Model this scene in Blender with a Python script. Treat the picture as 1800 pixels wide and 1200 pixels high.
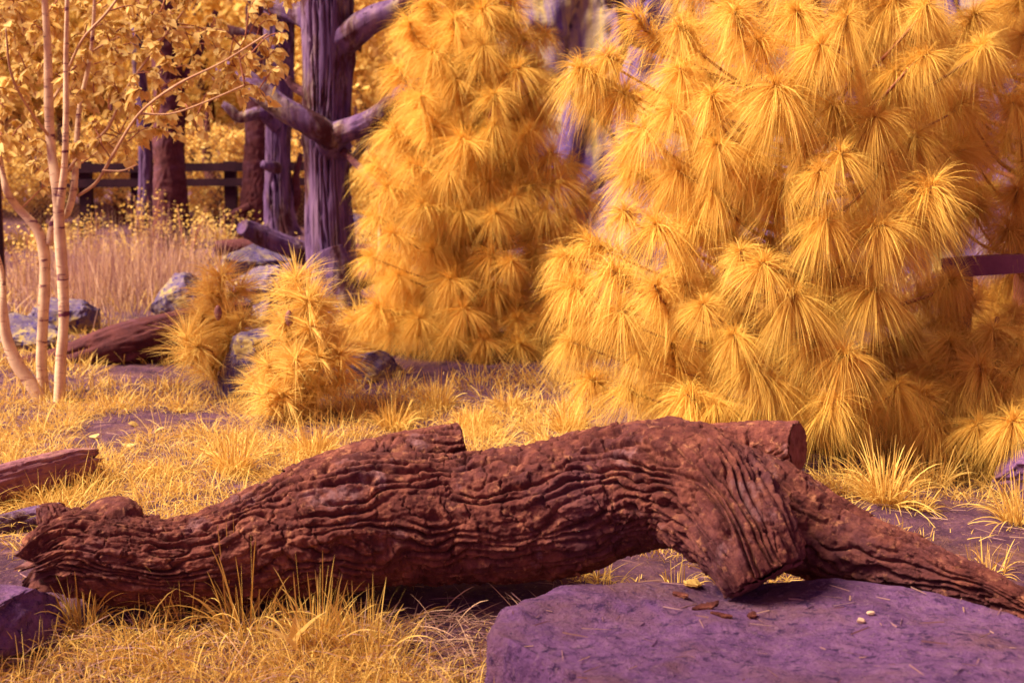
import bpy, math, random
import numpy as np
from mathutils import Vector, Matrix, Euler

for o in list(bpy.data.objects):
    bpy.data.objects.remove(o)
scene = bpy.context.scene
COL = scene.collection
R = math.radians

# ------------------------------------------------------------------ camera
CAM_H, PITCH, FPX = 1.25, R(8.0), 2500.0
cam = bpy.data.cameras.new('camera')
cam.lens, cam.sensor_width = 50.0, 36.0
cam.clip_start, cam.clip_end = 0.05, 2000
cam.dof.use_dof = True
cam.dof.focus_distance = 4.3
cam.dof.aperture_fstop = 4.5
cam_o = bpy.data.objects.new('camera', cam)
COL.objects.link(cam_o)
cam_o.location = (0, 0, CAM_H)
cam_o.rotation_euler = (R(90) - PITCH, 0, 0)
scene.camera = cam_o

# ------------------------------------------------------------------ sky and sun
SUN_DIR = Vector((-0.66, -0.12, 0.74)).normalized()      # towards the sun
world = bpy.data.worlds.new('World')
scene.world = world
world.use_nodes = True
nt = world.node_tree
nt.nodes.clear()
sky = nt.nodes.new('ShaderNodeTexSky')
sky.sky_type = 'NISHITA'
sky.sun_disc = False
sky.sun_elevation = math.asin(SUN_DIR.z)
sky.sun_rotation = math.atan2(SUN_DIR.x, SUN_DIR.y)
# infrared film sees the sky as one band: its brightness, in one even tint
bw = nt.nodes.new('ShaderNodeRGBToBW')
mul = nt.nodes.new('ShaderNodeMix')
mul.data_type = 'RGBA'; mul.blend_type = 'MULTIPLY'
mul.inputs[0].default_value = 1.0
mul.inputs[7].default_value = (1.0, 0.50, 0.90, 1)
bg = nt.nodes.new('ShaderNodeBackground')
bg.inputs['Strength'].default_value = 0.06
wo = nt.nodes.new('ShaderNodeOutputWorld')
nt.links.new(sky.outputs[0], bw.inputs[0])
nt.links.new(bw.outputs[0], mul.inputs[6])
nt.links.new(mul.outputs[2], bg.inputs['Color'])
nt.links.new(bg.outputs[0], wo.inputs[0])

sun = bpy.data.lights.new('sun', 'SUN')
sun.energy = 4.8
sun.angle = R(26)
sun.color = (1.0, 0.90, 0.66)
sun_o = bpy.data.objects.new('sun', sun)
COL.objects.link(sun_o)
sun_o.location = SUN_DIR * 20
sun_o.rotation_euler = (-SUN_DIR).to_track_quat('-Z', 'Y').to_euler()

vs = scene.view_settings
vs.view_transform = 'Standard'
vs.look = 'None'
vs.exposure = 1.55
vs.gamma = 1.0
vs.use_curve_mapping = False
scene.render.engine = 'CYCLES'
scene.cycles.max_bounces = 4
scene.cycles.diffuse_bounces = 3
scene.cycles.transmission_bounces = 4

# ------------------------------------------------------------------ layout helpers
FWD = Vector((0, math.cos(PITCH), -math.sin(PITCH)))
UPV = Vector((0, math.sin(PITCH), math.cos(PITCH)))


def ray(px, py):
    return Vector((1, 0, 0)) * ((px - 900) / FPX) + UPV * (-(py - 600) / FPX) + FWD


def P(px, py, Y):
    d = ray(px, py)
    return Vector((0, 0, CAM_H)) + d * (Y / d.y)


def G(px, py, z=0.0):
    d = ray(px, py)
    return Vector((0, 0, CAM_H)) + d * ((z - CAM_H) / d.z)


# ------------------------------------------------------------------ numpy noise
_rs = np.random.RandomState(7)
_perm = _rs.permutation(256)
_perm = np.concatenate([_perm, _perm, _perm])
_grad = _rs.normal(size=(256, 3))
_grad /= np.linalg.norm(_grad, axis=1)[:, None]


def pnoise(p):
    p = np.asarray(p, float)
    i = np.floor(p).astype(int)
    f = p - i
    u = f * f * f * (f * (f * 6 - 15) + 10)
    i &= 255
    out = 0
    for dx in (0, 1):
        for dy in (0, 1):
            for dz in (0, 1):
                h = _perm[_perm[_perm[i[:, 0] + dx] + i[:, 1] + dy] + i[:, 2] + dz]
                g = _grad[h]
                d = f - np.array([dx, dy, dz])
                w = (u[:, 0] if dx else 1 - u[:, 0]) * (u[:, 1] if dy else 1 - u[:, 1]) * (u[:, 2] if dz else 1 - u[:, 2])
                out = out + w * (g * d).sum(1)
    return out


def fbm(p, oct=4, lac=2.0, gain=0.5):
    a, s = 1.0, 0.0
    p = np.asarray(p, float)
    for k in range(oct):
        s = s + a * pnoise(p + k * 17.3)
        p = p * lac
        a *= gain
    return s


def vor_edge(u, v, ncv, seed=0):
    """Voronoi border distance on a strip, periodic in v after ncv cells; returns F2-F1 and a cell value."""
    rs = np.random.RandomState(100 + seed)
    T = rs.rand(512, 3)
    iu = np.floor(u).astype(int); iv = np.floor(v).astype(int)
    f1 = np.full(u.shape, 9.0); f2 = np.full(u.shape, 9.0); val = np.zeros(u.shape)
    for du in (-1, 0, 1):
        for dv in (-1, 0, 1):
            cu = iu + du; cv = iv + dv
            h = (cu * 131 + (cv % ncv) * 57 + seed * 11) % 512
            x = cu + T[h, 0]; y = cv + T[h, 1]
            d = np.sqrt((u - x) ** 2 + (v - y) ** 2)
            m = d < f1
            f2 = np.where(m, f1, np.minimum(f2, d))
            val = np.where(m, T[h, 2], val)
            f1 = np.where(m, d, f1)
    return f2 - f1, val


def sstep(a, b, x):
    t = np.clip((x - a) / (b - a), 0, 1)
    return t * t * (3 - 2 * t)


# ------------------------------------------------------------------ mesh helpers
def mesh_np(name, V, F, smooth=True, attr=None):
    """V: n x 3, F: list of int arrays (m x 3 / m x 4)."""
    if isinstance(F, np.ndarray):
        F = [F]
    F = [np.asarray(f, int) for f in F if len(f)]
    me = bpy.data.meshes.new(name)
    V = np.asarray(V, np.float32)
    me.vertices.add(len(V))
    me.vertices.foreach_set('co', V.ravel())
    li = np.concatenate([f.ravel() for f in F]).astype(np.int32)
    cnt = np.concatenate([np.full(len(f), f.shape[1]) for f in F])
    st = np.concatenate([[0], np.cumsum(cnt)[:-1]]).astype(np.int32)
    me.loops.add(len(li))
    me.loops.foreach_set('vertex_index', li)
    me.polygons.add(len(cnt))
    me.polygons.foreach_set('loop_start', st)
    if attr is not None:
        a = me.attributes.new('v', 'FLOAT', 'POINT')
        a.data.foreach_set('value', np.asarray(attr, np.float32))
    me.update(calc_edges=True)
    me.polygons.foreach_set('use_smooth', np.full(len(cnt), bool(smooth)))
    me.validate()
    return me


def link(name, data, parent=None, loc=(0, 0, 0)):
    o = bpy.data.objects.new(name, data)
    COL.objects.link(o)
    o.location = loc
    if parent is not None:
        o.parent = parent
    return o


def thing(name, label, cat, loc=(0, 0, 0), group=None):
    o = link(name, None, None, loc)
    o.empty_display_size = 0.1
    o['label'] = label
    o['category'] = cat
    if group:
        o['group'] = group
    return o


def part(name, V, F, mat, parent, smooth=True, attr=None, label=None):
    """world-space vertices, stored relative to the parent's base"""
    V = np.asarray(V, float)
    up = parent
    while up is not None:
        V = V - np.array(up.location)
        up = up.parent
    me = mesh_np(name, V, F, smooth, attr)
    me.materials.append(mat)
    o = link(name, me, parent)
    if label:
        o['label'] = label
    return o


def single(name, V, F, mat, label, cat, loc, group=None, smooth=True, attr=None, kind=None):
    V = np.asarray(V, float) - np.array(loc)
    me = mesh_np(name, V, F, smooth, attr)
    me.materials.append(mat)
    o = link(name, me, None, loc)
    if label:
        o['label'] = label
    if cat:
        o['category'] = cat
    if group:
        o['group'] = group
    if kind:
        o['kind'] = kind
    return o


def catmull(pts, n):
    pts = np.asarray([list(p) for p in pts], float)
    ext = np.vstack([2 * pts[0] - pts[1], pts, 2 * pts[-1] - pts[-2]])
    t = np.linspace(0, len(pts) - 1 - 1e-9, n)
    i = np.floor(t).astype(int)
    f = (t - i)[:, None]
    p0, p1, p2, p3 = ext[i], ext[i + 1], ext[i + 2], ext[i + 3]
    return 0.5 * (2 * p1 + (p2 - p0) * f + (2 * p0 - 5 * p1 + 4 * p2 - p3) * f ** 2 + (3 * p1 - p0 - 3 * p2 + p3) * f ** 3)


def tube(pts, rad, n, m, disp=None, ends=(1, 1), jag=(0, 0)):
    """swept tube through world points; disp(u, theta, pos, r) -> outward displacement. returns V, F, end rings"""
    pr = np.hstack([np.asarray([list(p) for p in pts], float), np.asarray(rad, float)[:, None]])
    c = catmull(pr, n * 4)
    L = np.concatenate([[0], np.cumsum(np.linalg.norm(np.diff(c[:, :3], axis=0), axis=1))])
    s = np.linspace(0, L[-1], n)
    c = np.stack([np.interp(s, L, c[:, k]) for k in range(4)], 1)
    C, rr = c[:, :3], np.maximum(c[:, 3], 1e-4)
    T = np.gradient(C, axis=0)
    T /= np.linalg.norm(T, axis=1)[:, None]
    N = np.zeros_like(T)
    a = np.array([0, 0, 1.0]) if abs(T[0, 2]) < 0.9 else np.array([0, -1.0, 0])
    v = a - T[0] * a.dot(T[0])
    N[0] = v / np.linalg.norm(v)
    for i in range(1, n):
        v = N[i - 1] - T[i] * N[i - 1].dot(T[i])
        N[i] = v / np.linalg.norm(v)
    B = np.cross(T, N)
    th = np.linspace(0, 2 * np.pi, m, endpoint=False)
    ct, st_ = np.cos(th), np.sin(th)
    Dir = N[:, None, :] * ct[None, :, None] + B[:, None, :] * st_[None, :, None]
    base = C[:, None, :] + Dir * rr[:, None, None]
    if disp is not None:
        U = np.repeat(s[:, None], m, 1).ravel()
        TH = np.repeat(th[None, :], n, 0).ravel()
        d = disp(U, TH, base.reshape(-1, 3), np.repeat(rr, m)).reshape(n, m)
        base = C[:, None, :] + Dir * (rr[:, None] + d)[:, :, None]
    if jag[0] or jag[1]:
        for e, idx, sg in ((0, 0, -1), (1, n - 1, 1)):
            if jag[e]:
                k = np.maximum(0, 1 - np.abs(s - s[idx]) / (jag[e] * 2.5))
                q = np.stack([ct * 2.2, st_ * 2.2, np.full(m, 3.1 + e)], 1)
                off = (pnoise(q * 1.3) + 0.6 * pnoise(q * 4) + 0.4 * pnoise(q * 9)) * jag[e] * 1.6
                base = base + (T[idx] * sg)[None, None, :] * (k[:, None] * off[None, :])[:, :, None]
    V = base.reshape(-1, 3)
    i = np.arange(n - 1)[:, None] * m
    j = np.arange(m)[None, :]
    j2 = (j + 1) % m
    F = np.stack([i + j, i + j2, i + m + j2, i + m + j], -1).reshape(-1, 4)
    Fs = [F]
    nv = len(V)
    for e, idx in ((0, 0), (1, n - 1)):
        if ends[e]:
            cpt = base[idx].mean(0)
            V = np.vstack([V, cpt])
            r0 = idx * m
            tri = np.stack([r0 + np.arange(m), r0 + (np.arange(m) + 1) % m, np.full(m, nv)], 1)
            if e == 0:
                tri = tri[:, ::-1]
            Fs.append(tri)
            nv += 1
    return V, Fs, (base[0], base[-1], T[0], T[-1])


def merge(parts_):
    Vs, Q, Tt, off = [], [], [], 0
    for V, F in parts_:
        Vs.append(V)
        for f in (F if isinstance(F, list) else [F]):
            (Q if f.shape[1] == 4 else Tt).append(f + off)
        off += len(V)
    out = []
    if Q: out.append(np.vstack(Q))
    if Tt: out.append(np.vstack(Tt))
    return np.vstack(Vs), out


def cap_mesh(ring, T, bulge=0.004, inset=0.97, rings=10):
    """worn cut face: concentric rings closing a tube's end, slightly uneven"""
    c = ring.mean(0)
    m = len(ring)
    Vs = []
    for k in range(rings):
        f = inset * (1 - k / rings)
        r = c + (ring - c) * f
        off = bulge + 0.006 * fbm(r * 30, 3)
        Vs.append(r + T[None, :] * off[:, None])
    V = np.vstack(Vs + [c[None, :] + T * bulge])
    i = np.arange(rings - 1)[:, None] * m
    j = np.arange(m)[None, :]
    j2 = (j + 1) % m
    F = np.stack([i + j, i + j2, i + m + j2, i + m + j], -1).reshape(-1, 4)
    lr = (rings - 1) * m
    tri = np.stack([lr + np.arange(m), lr + (np.arange(m) + 1) % m, np.full(m, rings * m)], 1)
    return V, [F, tri]


# ------------------------------------------------------------------ materials
def nodes_of(name):
    m = bpy.data.materials.new(name)
    m.use_nodes = True
    t = m.node_tree
    t.nodes.clear()
    out = t.nodes.new('ShaderNodeOutputMaterial')
    return m, t, out


def ramp(t, fac, stops):
    r = t.nodes.new('ShaderNodeValToRGB')
    e = r.color_ramp.elements
    e[0].position, e[0].color = stops[0][0], (*stops[0][1], 1)
    e[1].position, e[1].color = stops[-1][0], (*stops[-1][1], 1)
    for p, c in stops[1:-1]:
        n = e.new(p)
        n.color = (*c, 1)
    t.links.new(fac, r.inputs[0])
    return r.outputs[0]


def noise(t, scale, detail=6, rough=0.6, vec=None, dist=0.0):
    n = t.nodes.new('ShaderNodeTexNoise')
    n.inputs['Scale'].default_value = scale
    n.inputs['Detail'].default_value = detail
    n.inputs['Roughness'].default_value = rough
    n.inputs['Distortion'].default_value = dist
    if vec is not None:
        t.links.new(vec, n.inputs['Vector'])
    return n.outputs[0]


def mapped(t, scale=(1, 1, 1)):
    tc = t.nodes.new('ShaderNodeTexCoord')
    mp = t.nodes.new('ShaderNodeMapping')
    mp.inputs['Scale'].default_value = scale
    t.links.new(tc.outputs['Object'], mp.inputs['Vector'])
    return mp.outputs[0]


def mixc(t, fac, a, b, mode='MIX'):
    m = t.nodes.new('ShaderNodeMix')
    m.data_type = 'RGBA'
    m.blend_type = mode
    for sock, val in ((m.inputs[0], fac), (m.inputs[6], a), (m.inputs[7], b)):
        if isinstance(val, (int, float)):
            sock.default_value = val
        elif isinstance(val, tuple):
            sock.default_value = (*val, 1)
        else:
            t.links.new(val, sock)
    return m.outputs[2]


def surf(name, stops, scale, over=None, bump=0.3, bscale=60, rough=0.9, stretch=(1, 1, 1), bdist=0.004, spec=0.2):
    """principled surface, colour by stretched noise; over = (colour, scale, lo, hi) laid-on patches"""
    m, t, out = nodes_of(name)
    v = mapped(t, stretch)
    b = t.nodes.new('ShaderNodeBsdfPrincipled')
    b.inputs['Roughness'].default_value = rough
    b.inputs['Specular IOR Level'].default_value = spec
    col = ramp(t, noise(t, scale, 8, 0.65, v), stops)
    for ov in (over or []):
        oc, osc, lo, hi = ov[:4]
        vv = mapped(t, ov[4]) if len(ov) > 4 else v
        f = ramp(t, noise(t, osc, 7, 0.7, vv, 0.3), [(lo, (0, 0, 0)), (hi, (1, 1, 1))])
        col = mixc(t, f, col, oc)
    t.links.new(col, b.inputs['Base Color'])
    bn = t.nodes.new('ShaderNodeBump')
    bn.inputs['Strength'].default_value = bump
    bn.inputs['Distance'].default_value = bdist
    hgt_ = noise(t, bscale, 8, 0.7, v)
    t.links.new(hgt_, bn.inputs['Height'])
    t.links.new(bn.outputs[0], b.inputs['Normal'])
    t.links.new(b.outputs[0], out.inputs[0])
    return m


def foliage(name, a, b_, trans=0.35, objvar=0.25, rough=0.6):
    """leaf surface: two tints by the blade's own random number, whole clumps varied a little by object"""
    m, t, out = nodes_of(name)
    at = t.nodes.new('ShaderNodeAttribute')
    at.attribute_name = 'v'
    oi = t.nodes.new('ShaderNodeObjectInfo')
    col = mixc(t, at.outputs['Fac'], a, b_)
    ma = t.nodes.new('ShaderNodeMath'); ma.operation = 'MULTIPLY_ADD'
    t.links.new(oi.outputs['Random'], ma.inputs[0])
    ma.inputs[1].default_value = objvar
    ma.inputs[2].default_value = 1 - objvar * 0.6
    hs = t.nodes.new('ShaderNodeHueSaturation')
    t.links.new(col, hs.inputs['Color'])
    t.links.new(ma.outputs[0], hs.inputs['Value'])
    pb = t.nodes.new('ShaderNodeBsdfPrincipled')
    pb.inputs['Roughness'].default_value = rough
    pb.inputs['Specular IOR Level'].default_value = 0.2
    t.links.new(hs.outputs[0], pb.inputs['Base Color'])
    tr = t.nodes.new('ShaderNodeBsdfTranslucent')
    t.links.new(hs.outputs[0], tr.inputs['Color'])
    mx = t.nodes.new('ShaderNodeMixShader')
    mx.inputs[0].default_value = trans
    t.links.new(pb.outputs[0], mx.inputs[1])
    t.links.new(tr.outputs[0], mx.inputs[2])
    t.links.new(mx.outputs[0], out.inputs[0])
    return m


M = {}
M['bark'] = surf('furrowed_bark', [(0.3, (0.046, 0.009, 0.010)), (0.5, (0.118, 0.028, 0.023)), (0.72, (0.26, 0.080, 0.050))], 22,
                 over=[((0.11, 0.036, 0.048), 2.2, 0.50, 0.72), ((0.34, 0.13, 0.07), 34, 0.56, 0.67), ((0.24, 0.11, 0.12), 7, 0.58, 0.70)], bump=1.0, bscale=70, bdist=0.007)
M['bark_dark'] = surf('dark_bark', [(0.3, (0.045, 0.009, 0.015)), (0.7, (0.13, 0.034, 0.035))], 14,
                      over=[((0.13, 0.045, 0.075), 3.5, 0.5, 0.66)], bump=0.7, bscale=60, bdist=0.008)
M['heartwood'] = surf('cut_wood', [(0.3, (0.10, 0.022, 0.022)), (0.7, (0.22, 0.07, 0.07))], 30, bump=0.5, bscale=120)
M['grey_wood'] = surf('weathered_wood', [(0.3, (0.050, 0.019, 0.070)), (0.5, (0.115, 0.053, 0.135)), (0.72, (0.21, 0.115, 0.19))], 11,
                      over=[((0.28, 0.19, 0.11), 4.4, 0.50, 0.66, (1, 1, 0.3)), ((0.055, 0.012, 0.018), 4.0, 0.49, 0.58, (1, 1, 0.35)), ((0.03, 0.008, 0.03), 16, 0.58, 0.66, (1, 1, 0.2))],
                      bump=0.7, bscale=26, stretch=(1, 1, 0.12), bdist=0.02)
M['rock'] = surf('purple_granite', [(0.3, (0.105, 0.040, 0.130)), (0.5, (0.195, 0.078, 0.215)), (0.72, (0.29, 0.13, 0.265))], 16,
                 over=[((0.09, 0.030, 0.075), 1.6, 0.50, 0.66), ((0.20, 0.085, 0.11), 3.5, 0.48, 0.66), ((0.050, 0.017, 0.075), 34, 0.52, 0.64), ((0.25, 0.125, 0.20), 70, 0.55, 0.66), ((0.035, 0.011, 0.045), 120, 0.60, 0.68)], bump=1.0, bscale=60, bdist=0.02)
M['lichen_rock'] = surf('lichen_rock', [(0.3, (0.055, 0.034, 0.11)), (0.5, (0.115, 0.073, 0.13)), (0.7, (0.20, 0.135, 0.12))], 9,
                        over=[((0.36, 0.245, 0.09), 7, 0.5, 0.60), ((0.04, 0.022, 0.13), 26, 0.53, 0.60), ((0.34, 0.26, 0.14), 50, 0.60, 0.68)], bump=0.7, bscale=50, bdist=0.008)
M['cliff'] = surf('cliff_rock', [(0.3, (0.06, 0.025, 0.13)), (0.55, (0.14, 0.075, 0.22)), (0.75, (0.25, 0.16, 0.25))], 2.3,
                  over=[((0.50, 0.36, 0.10), 1.5, 0.48, 0.66, (1.8, 1, 0.3))], bump=0.8, bscale=9, bdist=0.05)
M['soil'] = surf('purple_soil', [(0.3, (0.040, 0.012, 0.032)), (0.5, (0.085, 0.030, 0.062)), (0.72, (0.16, 0.065, 0.095))], 9,
                 over=[((0.17, 0.070, 0.045), 2.6, 0.5, 0.7), ((0.26, 0.12, 0.08), 70, 0.57, 0.67)], bump=1.0, bscale=40, bdist=0.02)
M['birch_bark'] = surf('birch_bark', [(0.3, (0.46, 0.27, 0.18)), (0.7, (0.74, 0.50, 0.31))], 8,
                       over=[((0.13, 0.03, 0.06), 2.2, 0.56, 0.61, (2, 2, 9)), ((0.34, 0.14, 0.10), 9, 0.58, 0.64, (1, 1, 4))], bump=0.4, bscale=40, stretch=(1, 1, 2))
M['pale_log'] = surf('pale_log_wood', [(0.3, (0.14, 0.042, 0.075)), (0.5, (0.22, 0.08, 0.10)), (0.7, (0.36, 0.17, 0.12))], 6, over=[((0.10, 0.025, 0.04), 9, 0.56, 0.66)], bump=0.6, bscale=40)
M['pale_twig'] = surf('pale_twig', [(0.3, (0.34, 0.16, 0.10)), (0.7, (0.58, 0.33, 0.19))], 20, bump=0.3)
M['twig'] = surf('brown_twig', [(0.3, (0.20, 0.055, 0.04)), (0.7, (0.40, 0.15, 0.08))], 20, bump=0.3)
M['fence_wood'] = surf('dark_fence_wood', [(0.3, (0.022, 0.005, 0.014)), (0.7, (0.050, 0.014, 0.026))], 5, bump=0.4, bscale=30)
M['rail_wood'] = surf('old_rail_wood', [(0.3, (0.13, 0.035, 0.075)), (0.7, (0.25, 0.085, 0.13))], 7, bump=0.7, bscale=30, stretch=(1, 1, 1))
M['wire'] = surf('fence_wire', [(0.3, (0.20, 0.08, 0.05)), (0.7, (0.34, 0.16, 0.08))], 9, bump=0.1)
M['needle'] = foliage('pine_needles', (0.74, 0.375, 0.058), (0.90, 0.59, 0.13), 0.26, 0.16)
M['needle_pale'] = foliage('sapling_needles', (0.80, 0.46, 0.10), (0.94, 0.66, 0.20), 0.45, 0.16)
M['needle_back'] = foliage('pine_needles_orange', (0.78, 0.410, 0.068), (0.92, 0.60, 0.135), 0.28, 0.16)
M['grass'] = foliage('grass_blades', (0.56, 0.28, 0.055), (0.86, 0.57, 0.15), 0.28, 0.0)
M['dry_grass'] = foliage('dry_grass', (0.32, 0.15, 0.16), (0.70, 0.42, 0.24), 0.3, 0.0)
M['leaf'] = foliage('birch_leaves', (0.78, 0.49, 0.15), (0.92, 0.67, 0.27), 0.5, 0.25)
M['far_leaf'] = foliage('far_leaves', (0.66, 0.37, 0.07), (0.88, 0.60, 0.19), 0.35, 0.2)

# ------------------------------------------------------------------ ground
def hgt(x, y):
    x = np.asarray(x, float); y = np.asarray(y, float)
    p = np.stack([x, y, np.zeros_like(x)], -1).reshape(-1, 3)
    h = 0.05 * fbm(p * 0.9, 3) + 0.016 * fbm(p * 5 + 3, 3)
    h = h.reshape(x.shape)
    h = h + 0.05 * sstep(5, 9, y) + 0.03 * np.clip(y - 12, 0, 40)
    # the bank the log lies on
    h = h + 0.085 * np.exp(-((y - 3.80) / 0.42) ** 2) * sstep(0.34, 0.02, x) * sstep(-3.5, -2.0, x)
    h = h + 0.09 * np.exp(-((x - 0.75) / 0.7) ** 2 - ((y - 5.0) / 0.5) ** 2)
    return h


def hz(x, y):
    return float(hgt(np.array([x]), np.array([y]))[0])


gx = np.concatenate([np.linspace(-400, -12, 30), np.linspace(-11, -3.6, 60), np.linspace(-3.5, 3.5, 300), np.linspace(3.6, 11, 60), np.linspace(12, 400, 30)])
gy = np.concatenate([np.linspace(-60, 0.5, 20), np.linspace(0.8, 9, 330), np.linspace(9.1, 26, 130), np.linspace(28, 900, 40)])
X, Yg = np.meshgrid(gx, gy)
Z = hgt(X, Yg)
gp = np.stack([X.ravel(), Yg.ravel(), np.zeros(X.size)], 1)
near = np.clip(1 - (Yg.ravel() - 8) / 6, 0, 1)
Z = Z.ravel() + near * (0.010 * fbm(gp * 16, 3) + 0.004 * fbm(gp * 55, 2))
nx, ny = len(gx), len(gy)
i = np.arange(ny - 1)[:, None] * nx
j = np.arange(nx - 1)[None, :]
Fg = np.stack([i + j, i + j + 1, i + nx + j + 1, i + nx + j], -1).reshape(-1, 4)
ground = single('ground', np.stack([X.ravel(), Yg.ravel(), Z], 1), Fg, M['soil'],
                'bare purple earth under the grass and logs', None, (0, 0, 0), kind='structure')

# ------------------------------------------------------------------ cliff behind the pines
nxc, nzc = 260, 150
cx = np.linspace(-0.15, 8.5, nxc); cz = np.linspace(-0.4, 5.5, nzc)
CX, CZ = np.meshgrid(cx, cz)
q = np.stack([CX.ravel(), CZ.ravel() * 0.55, np.zeros(CX.size)], 1)
warp = 0.5 * pnoise(q * 0.9 + 5)
e1, v1 = vor_edge(CX.ravel() * 1.05 + warp + 0.5 * CZ.ravel(), CZ.ravel() * 0.42 - warp, 997, 3)
e2, v2 = vor_edge(CX.ravel() * 2.6 + warp, CZ.ravel() * 1.1 + warp, 997, 5)
dep = 0.42 * v1 + 0.14 * v2 + 0.22 * sstep(0, 0.10, e1) + 0.06 * sstep(0, 0.1, e2) + 0.25 * fbm(q * 1.5, 4) + 0.03 * fbm(q * 9, 3)
CY = 13.2 - dep + 0.32 * CZ.ravel() + 0.12 * np.abs(CX.ravel() - 2) - 0.9 * sstep(3.5, 8, CX.ravel())
i = np.arange(nzc - 1)[:, None] * nxc
j = np.arange(nxc - 1)[None, :]
Fc = np.stack([i + j, i + j + 1, i + nxc + j + 1, i + nxc + j], -1).reshape(-1, 4)
Vc = np.stack([CX.ravel(), CY, CZ.ravel()], 1)
# back the cliff with a sloping top so that it has depth
top = Vc[-nxc:].copy(); bk = top.copy(); bk[:, 1] += 6; bk[:, 2] += 0.5
ls = Vc[::nxc].copy(); lb = ls.copy(); lb[:, 1] += 6
o0 = len(Vc)
Vc = np.vstack([Vc, bk, lb])
jj = np.arange(nxc - 1); t0 = (nzc - 1) * nxc
Ft = np.stack([t0 + jj, t0 + jj + 1, o0 + jj + 1, o0 + jj], 1)
kk = np.arange(nzc - 1); s0 = o0 + nxc
Fl = np.stack([kk * nxc, (kk + 1) * nxc, s0 + kk + 1, s0 + kk], 1)
cliff = single('cliff', Vc, np.vstack([Fc, Ft, Fl]), M['cliff'], 'purple rock face streaked with yellow lichen behind the pines', None, (0, 0, 0), kind='structure', smooth=True)


# ------------------------------------------------------------------ rocks
import bmesh
def ico(sub):
    bm = bmesh.new()
    bmesh.ops.create_icosphere(bm, subdivisions=sub, radius=1)
    V = np.array([v.co[:] for v in bm.verts]); F = np.array([[v.index for v in f.verts] for f in bm.faces])
    bm.free()
    return V, F
ICO5 = ico(6)


def rock(px, py, Y, w, d, h, seed, label, mat='lichen_rock', rotz=0.0, tilt=0.0, sink=0.25, group=None, loc=None, cuts=16):
    rs = np.random.RandomState(seed)
    V = ICO5[0].copy()
    for k in range(cuts):                       # planes that break the lump into facets
        n = rs.normal(size=3); n /= np.linalg.norm(n)
        dist = rs.uniform(0.5, 0.82)
        ov = V @ n - dist
        V -= np.outer(np.maximum(ov, 0) * 0.97, n)
    V *= (1 + 0.12 * fbm(ICO5[0] * 1.6 + seed, 3) + 0.06 * fbm(ICO5[0] * 5 + seed, 5))[:, None]
    V *= np.array([w, d, h]) * 0.62
    ca, sa = math.cos(tilt), math.sin(tilt)
    V = V @ np.array([[ca, 0, -sa], [0, 1, 0], [sa, 0, ca]])
    ca, sa = math.cos(rotz), math.sin(rotz)
    V = V @ np.array([[ca, sa, 0], [-sa, ca, 0], [0, 0, 1]])
    if loc is None:
        c = P(px, py, Y)
        base = Vector((c.x, c.y, hz(c.x, c.y)))
    else:
        base = Vector(loc)
    V[:, 2] -= V[:, 2].min() + sink * h
    return single('rock', V + np.array(base), ICO5[1], M[mat], label, 'rock', base, group)


def prism_rock(name, outline, center, zbot, mat, label, n=360, rings=90, edge=0.045, seed=0):
    """flat-topped boulder from a plan outline (world xyz points), edges rounded, faces uneven"""
    pts = [Vector(p) for p in outline]
    lp = np.array([list(p) for p in pts + [pts[0]]])
    ll = np.concatenate([[0], np.cumsum(np.linalg.norm(np.diff(lp, axis=0), axis=1))])
    ss = np.linspace(0, ll[-1], n, endpoint=False)
    pc = np.stack([np.interp(ss, ll, lp[:, k]) for k in range(3)], 1)
    for _ in range(3):
        pc = 0.5 * pc + 0.25 * np.roll(pc, 1, 0) + 0.25 * np.roll(pc, -1, 0)
    wob = fbm(pc * 9 + 4, 4)
    pc[:, :2] += 0.012 * np.stack([wob, np.roll(wob, 11)], 1)
    c = np.array(center)
    Vs = []
    rad = pc - c
    top_t = np.concatenate([np.linspace(0.02, 0.90, rings // 2), np.linspace(0.905, 1.0, rings // 6)])
    for f in top_t:
        r = c + rad * f
        x = max(0, (f - 0.96) / 0.04)
        r[:, 2] = r[:, 2] - edge * 0.5 * x ** 2.5
        Vs.append(r)
    for k in range(1, rings // 3):
        x = k / (rings // 3)
        r = c + rad * (1 + 0.03 * math.sin(min(1, x * 3) * 1.57))
        r[:, 2] = pc[:, 2] - edge * 0.5 - (pc[:, 2] - edge * 0.5 - zbot) * x
        Vs.append(r)
    V = np.vstack(Vs)
    nr = len(Vs)
    me = fbm(V * 3.1 + seed, 4) * 0.030 + fbm(V * 14 + seed, 3) * 0.006 + fbm(V * 45, 2) * 0.0022
    topm = (np.arange(len(V)) // n) < len(top_t)
    dirh = V - c; dirh[:, 2] = 0
    dirh /= np.linalg.norm(dirh, axis=1)[:, None] + 1e-6
    side = sstep(0.9, 1.0, np.linalg.norm((V - c)[:, :2], axis=1) / np.tile(np.linalg.norm(rad[:, :2], axis=1), nr))
    V[:, 2] += me * (1 - 0.7 * side)
    V += dirh * (me * 1.3 * side)[:, None]
    i = np.arange(nr - 1)[:, None] * n
    j = np.arange(n)[None, :]
    j2 = (j + 1) % n
    F = np.stack([i + j, i + n + j, i + n + j2, i + j2], -1).reshape(-1, 4)
    V = np.vstack([V, V[:n].mean(0)])
    tri = np.stack([np.arange(n), (np.arange(n) + 1) % n, np.full(n, len(V) - 1)], 1)
    base = Vector((center[0], center[1], zbot))
    return single(name, V, [F, tri], M[mat], label, 'rock', base)


ZS = 0.21
def slab_z(x, y):
    V = np.array([[x, y, ZS]])
    return ZS + float(fbm(V * 3.1 + 3, 4)[0] * 0.030 + fbm(V * 14 + 3, 3)[0] * 0.006)


def on_slab(px, py):
    g = G(px, py, ZS)
    return Vector((g.x, g.y, slab_z(g.x, g.y)))


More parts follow.
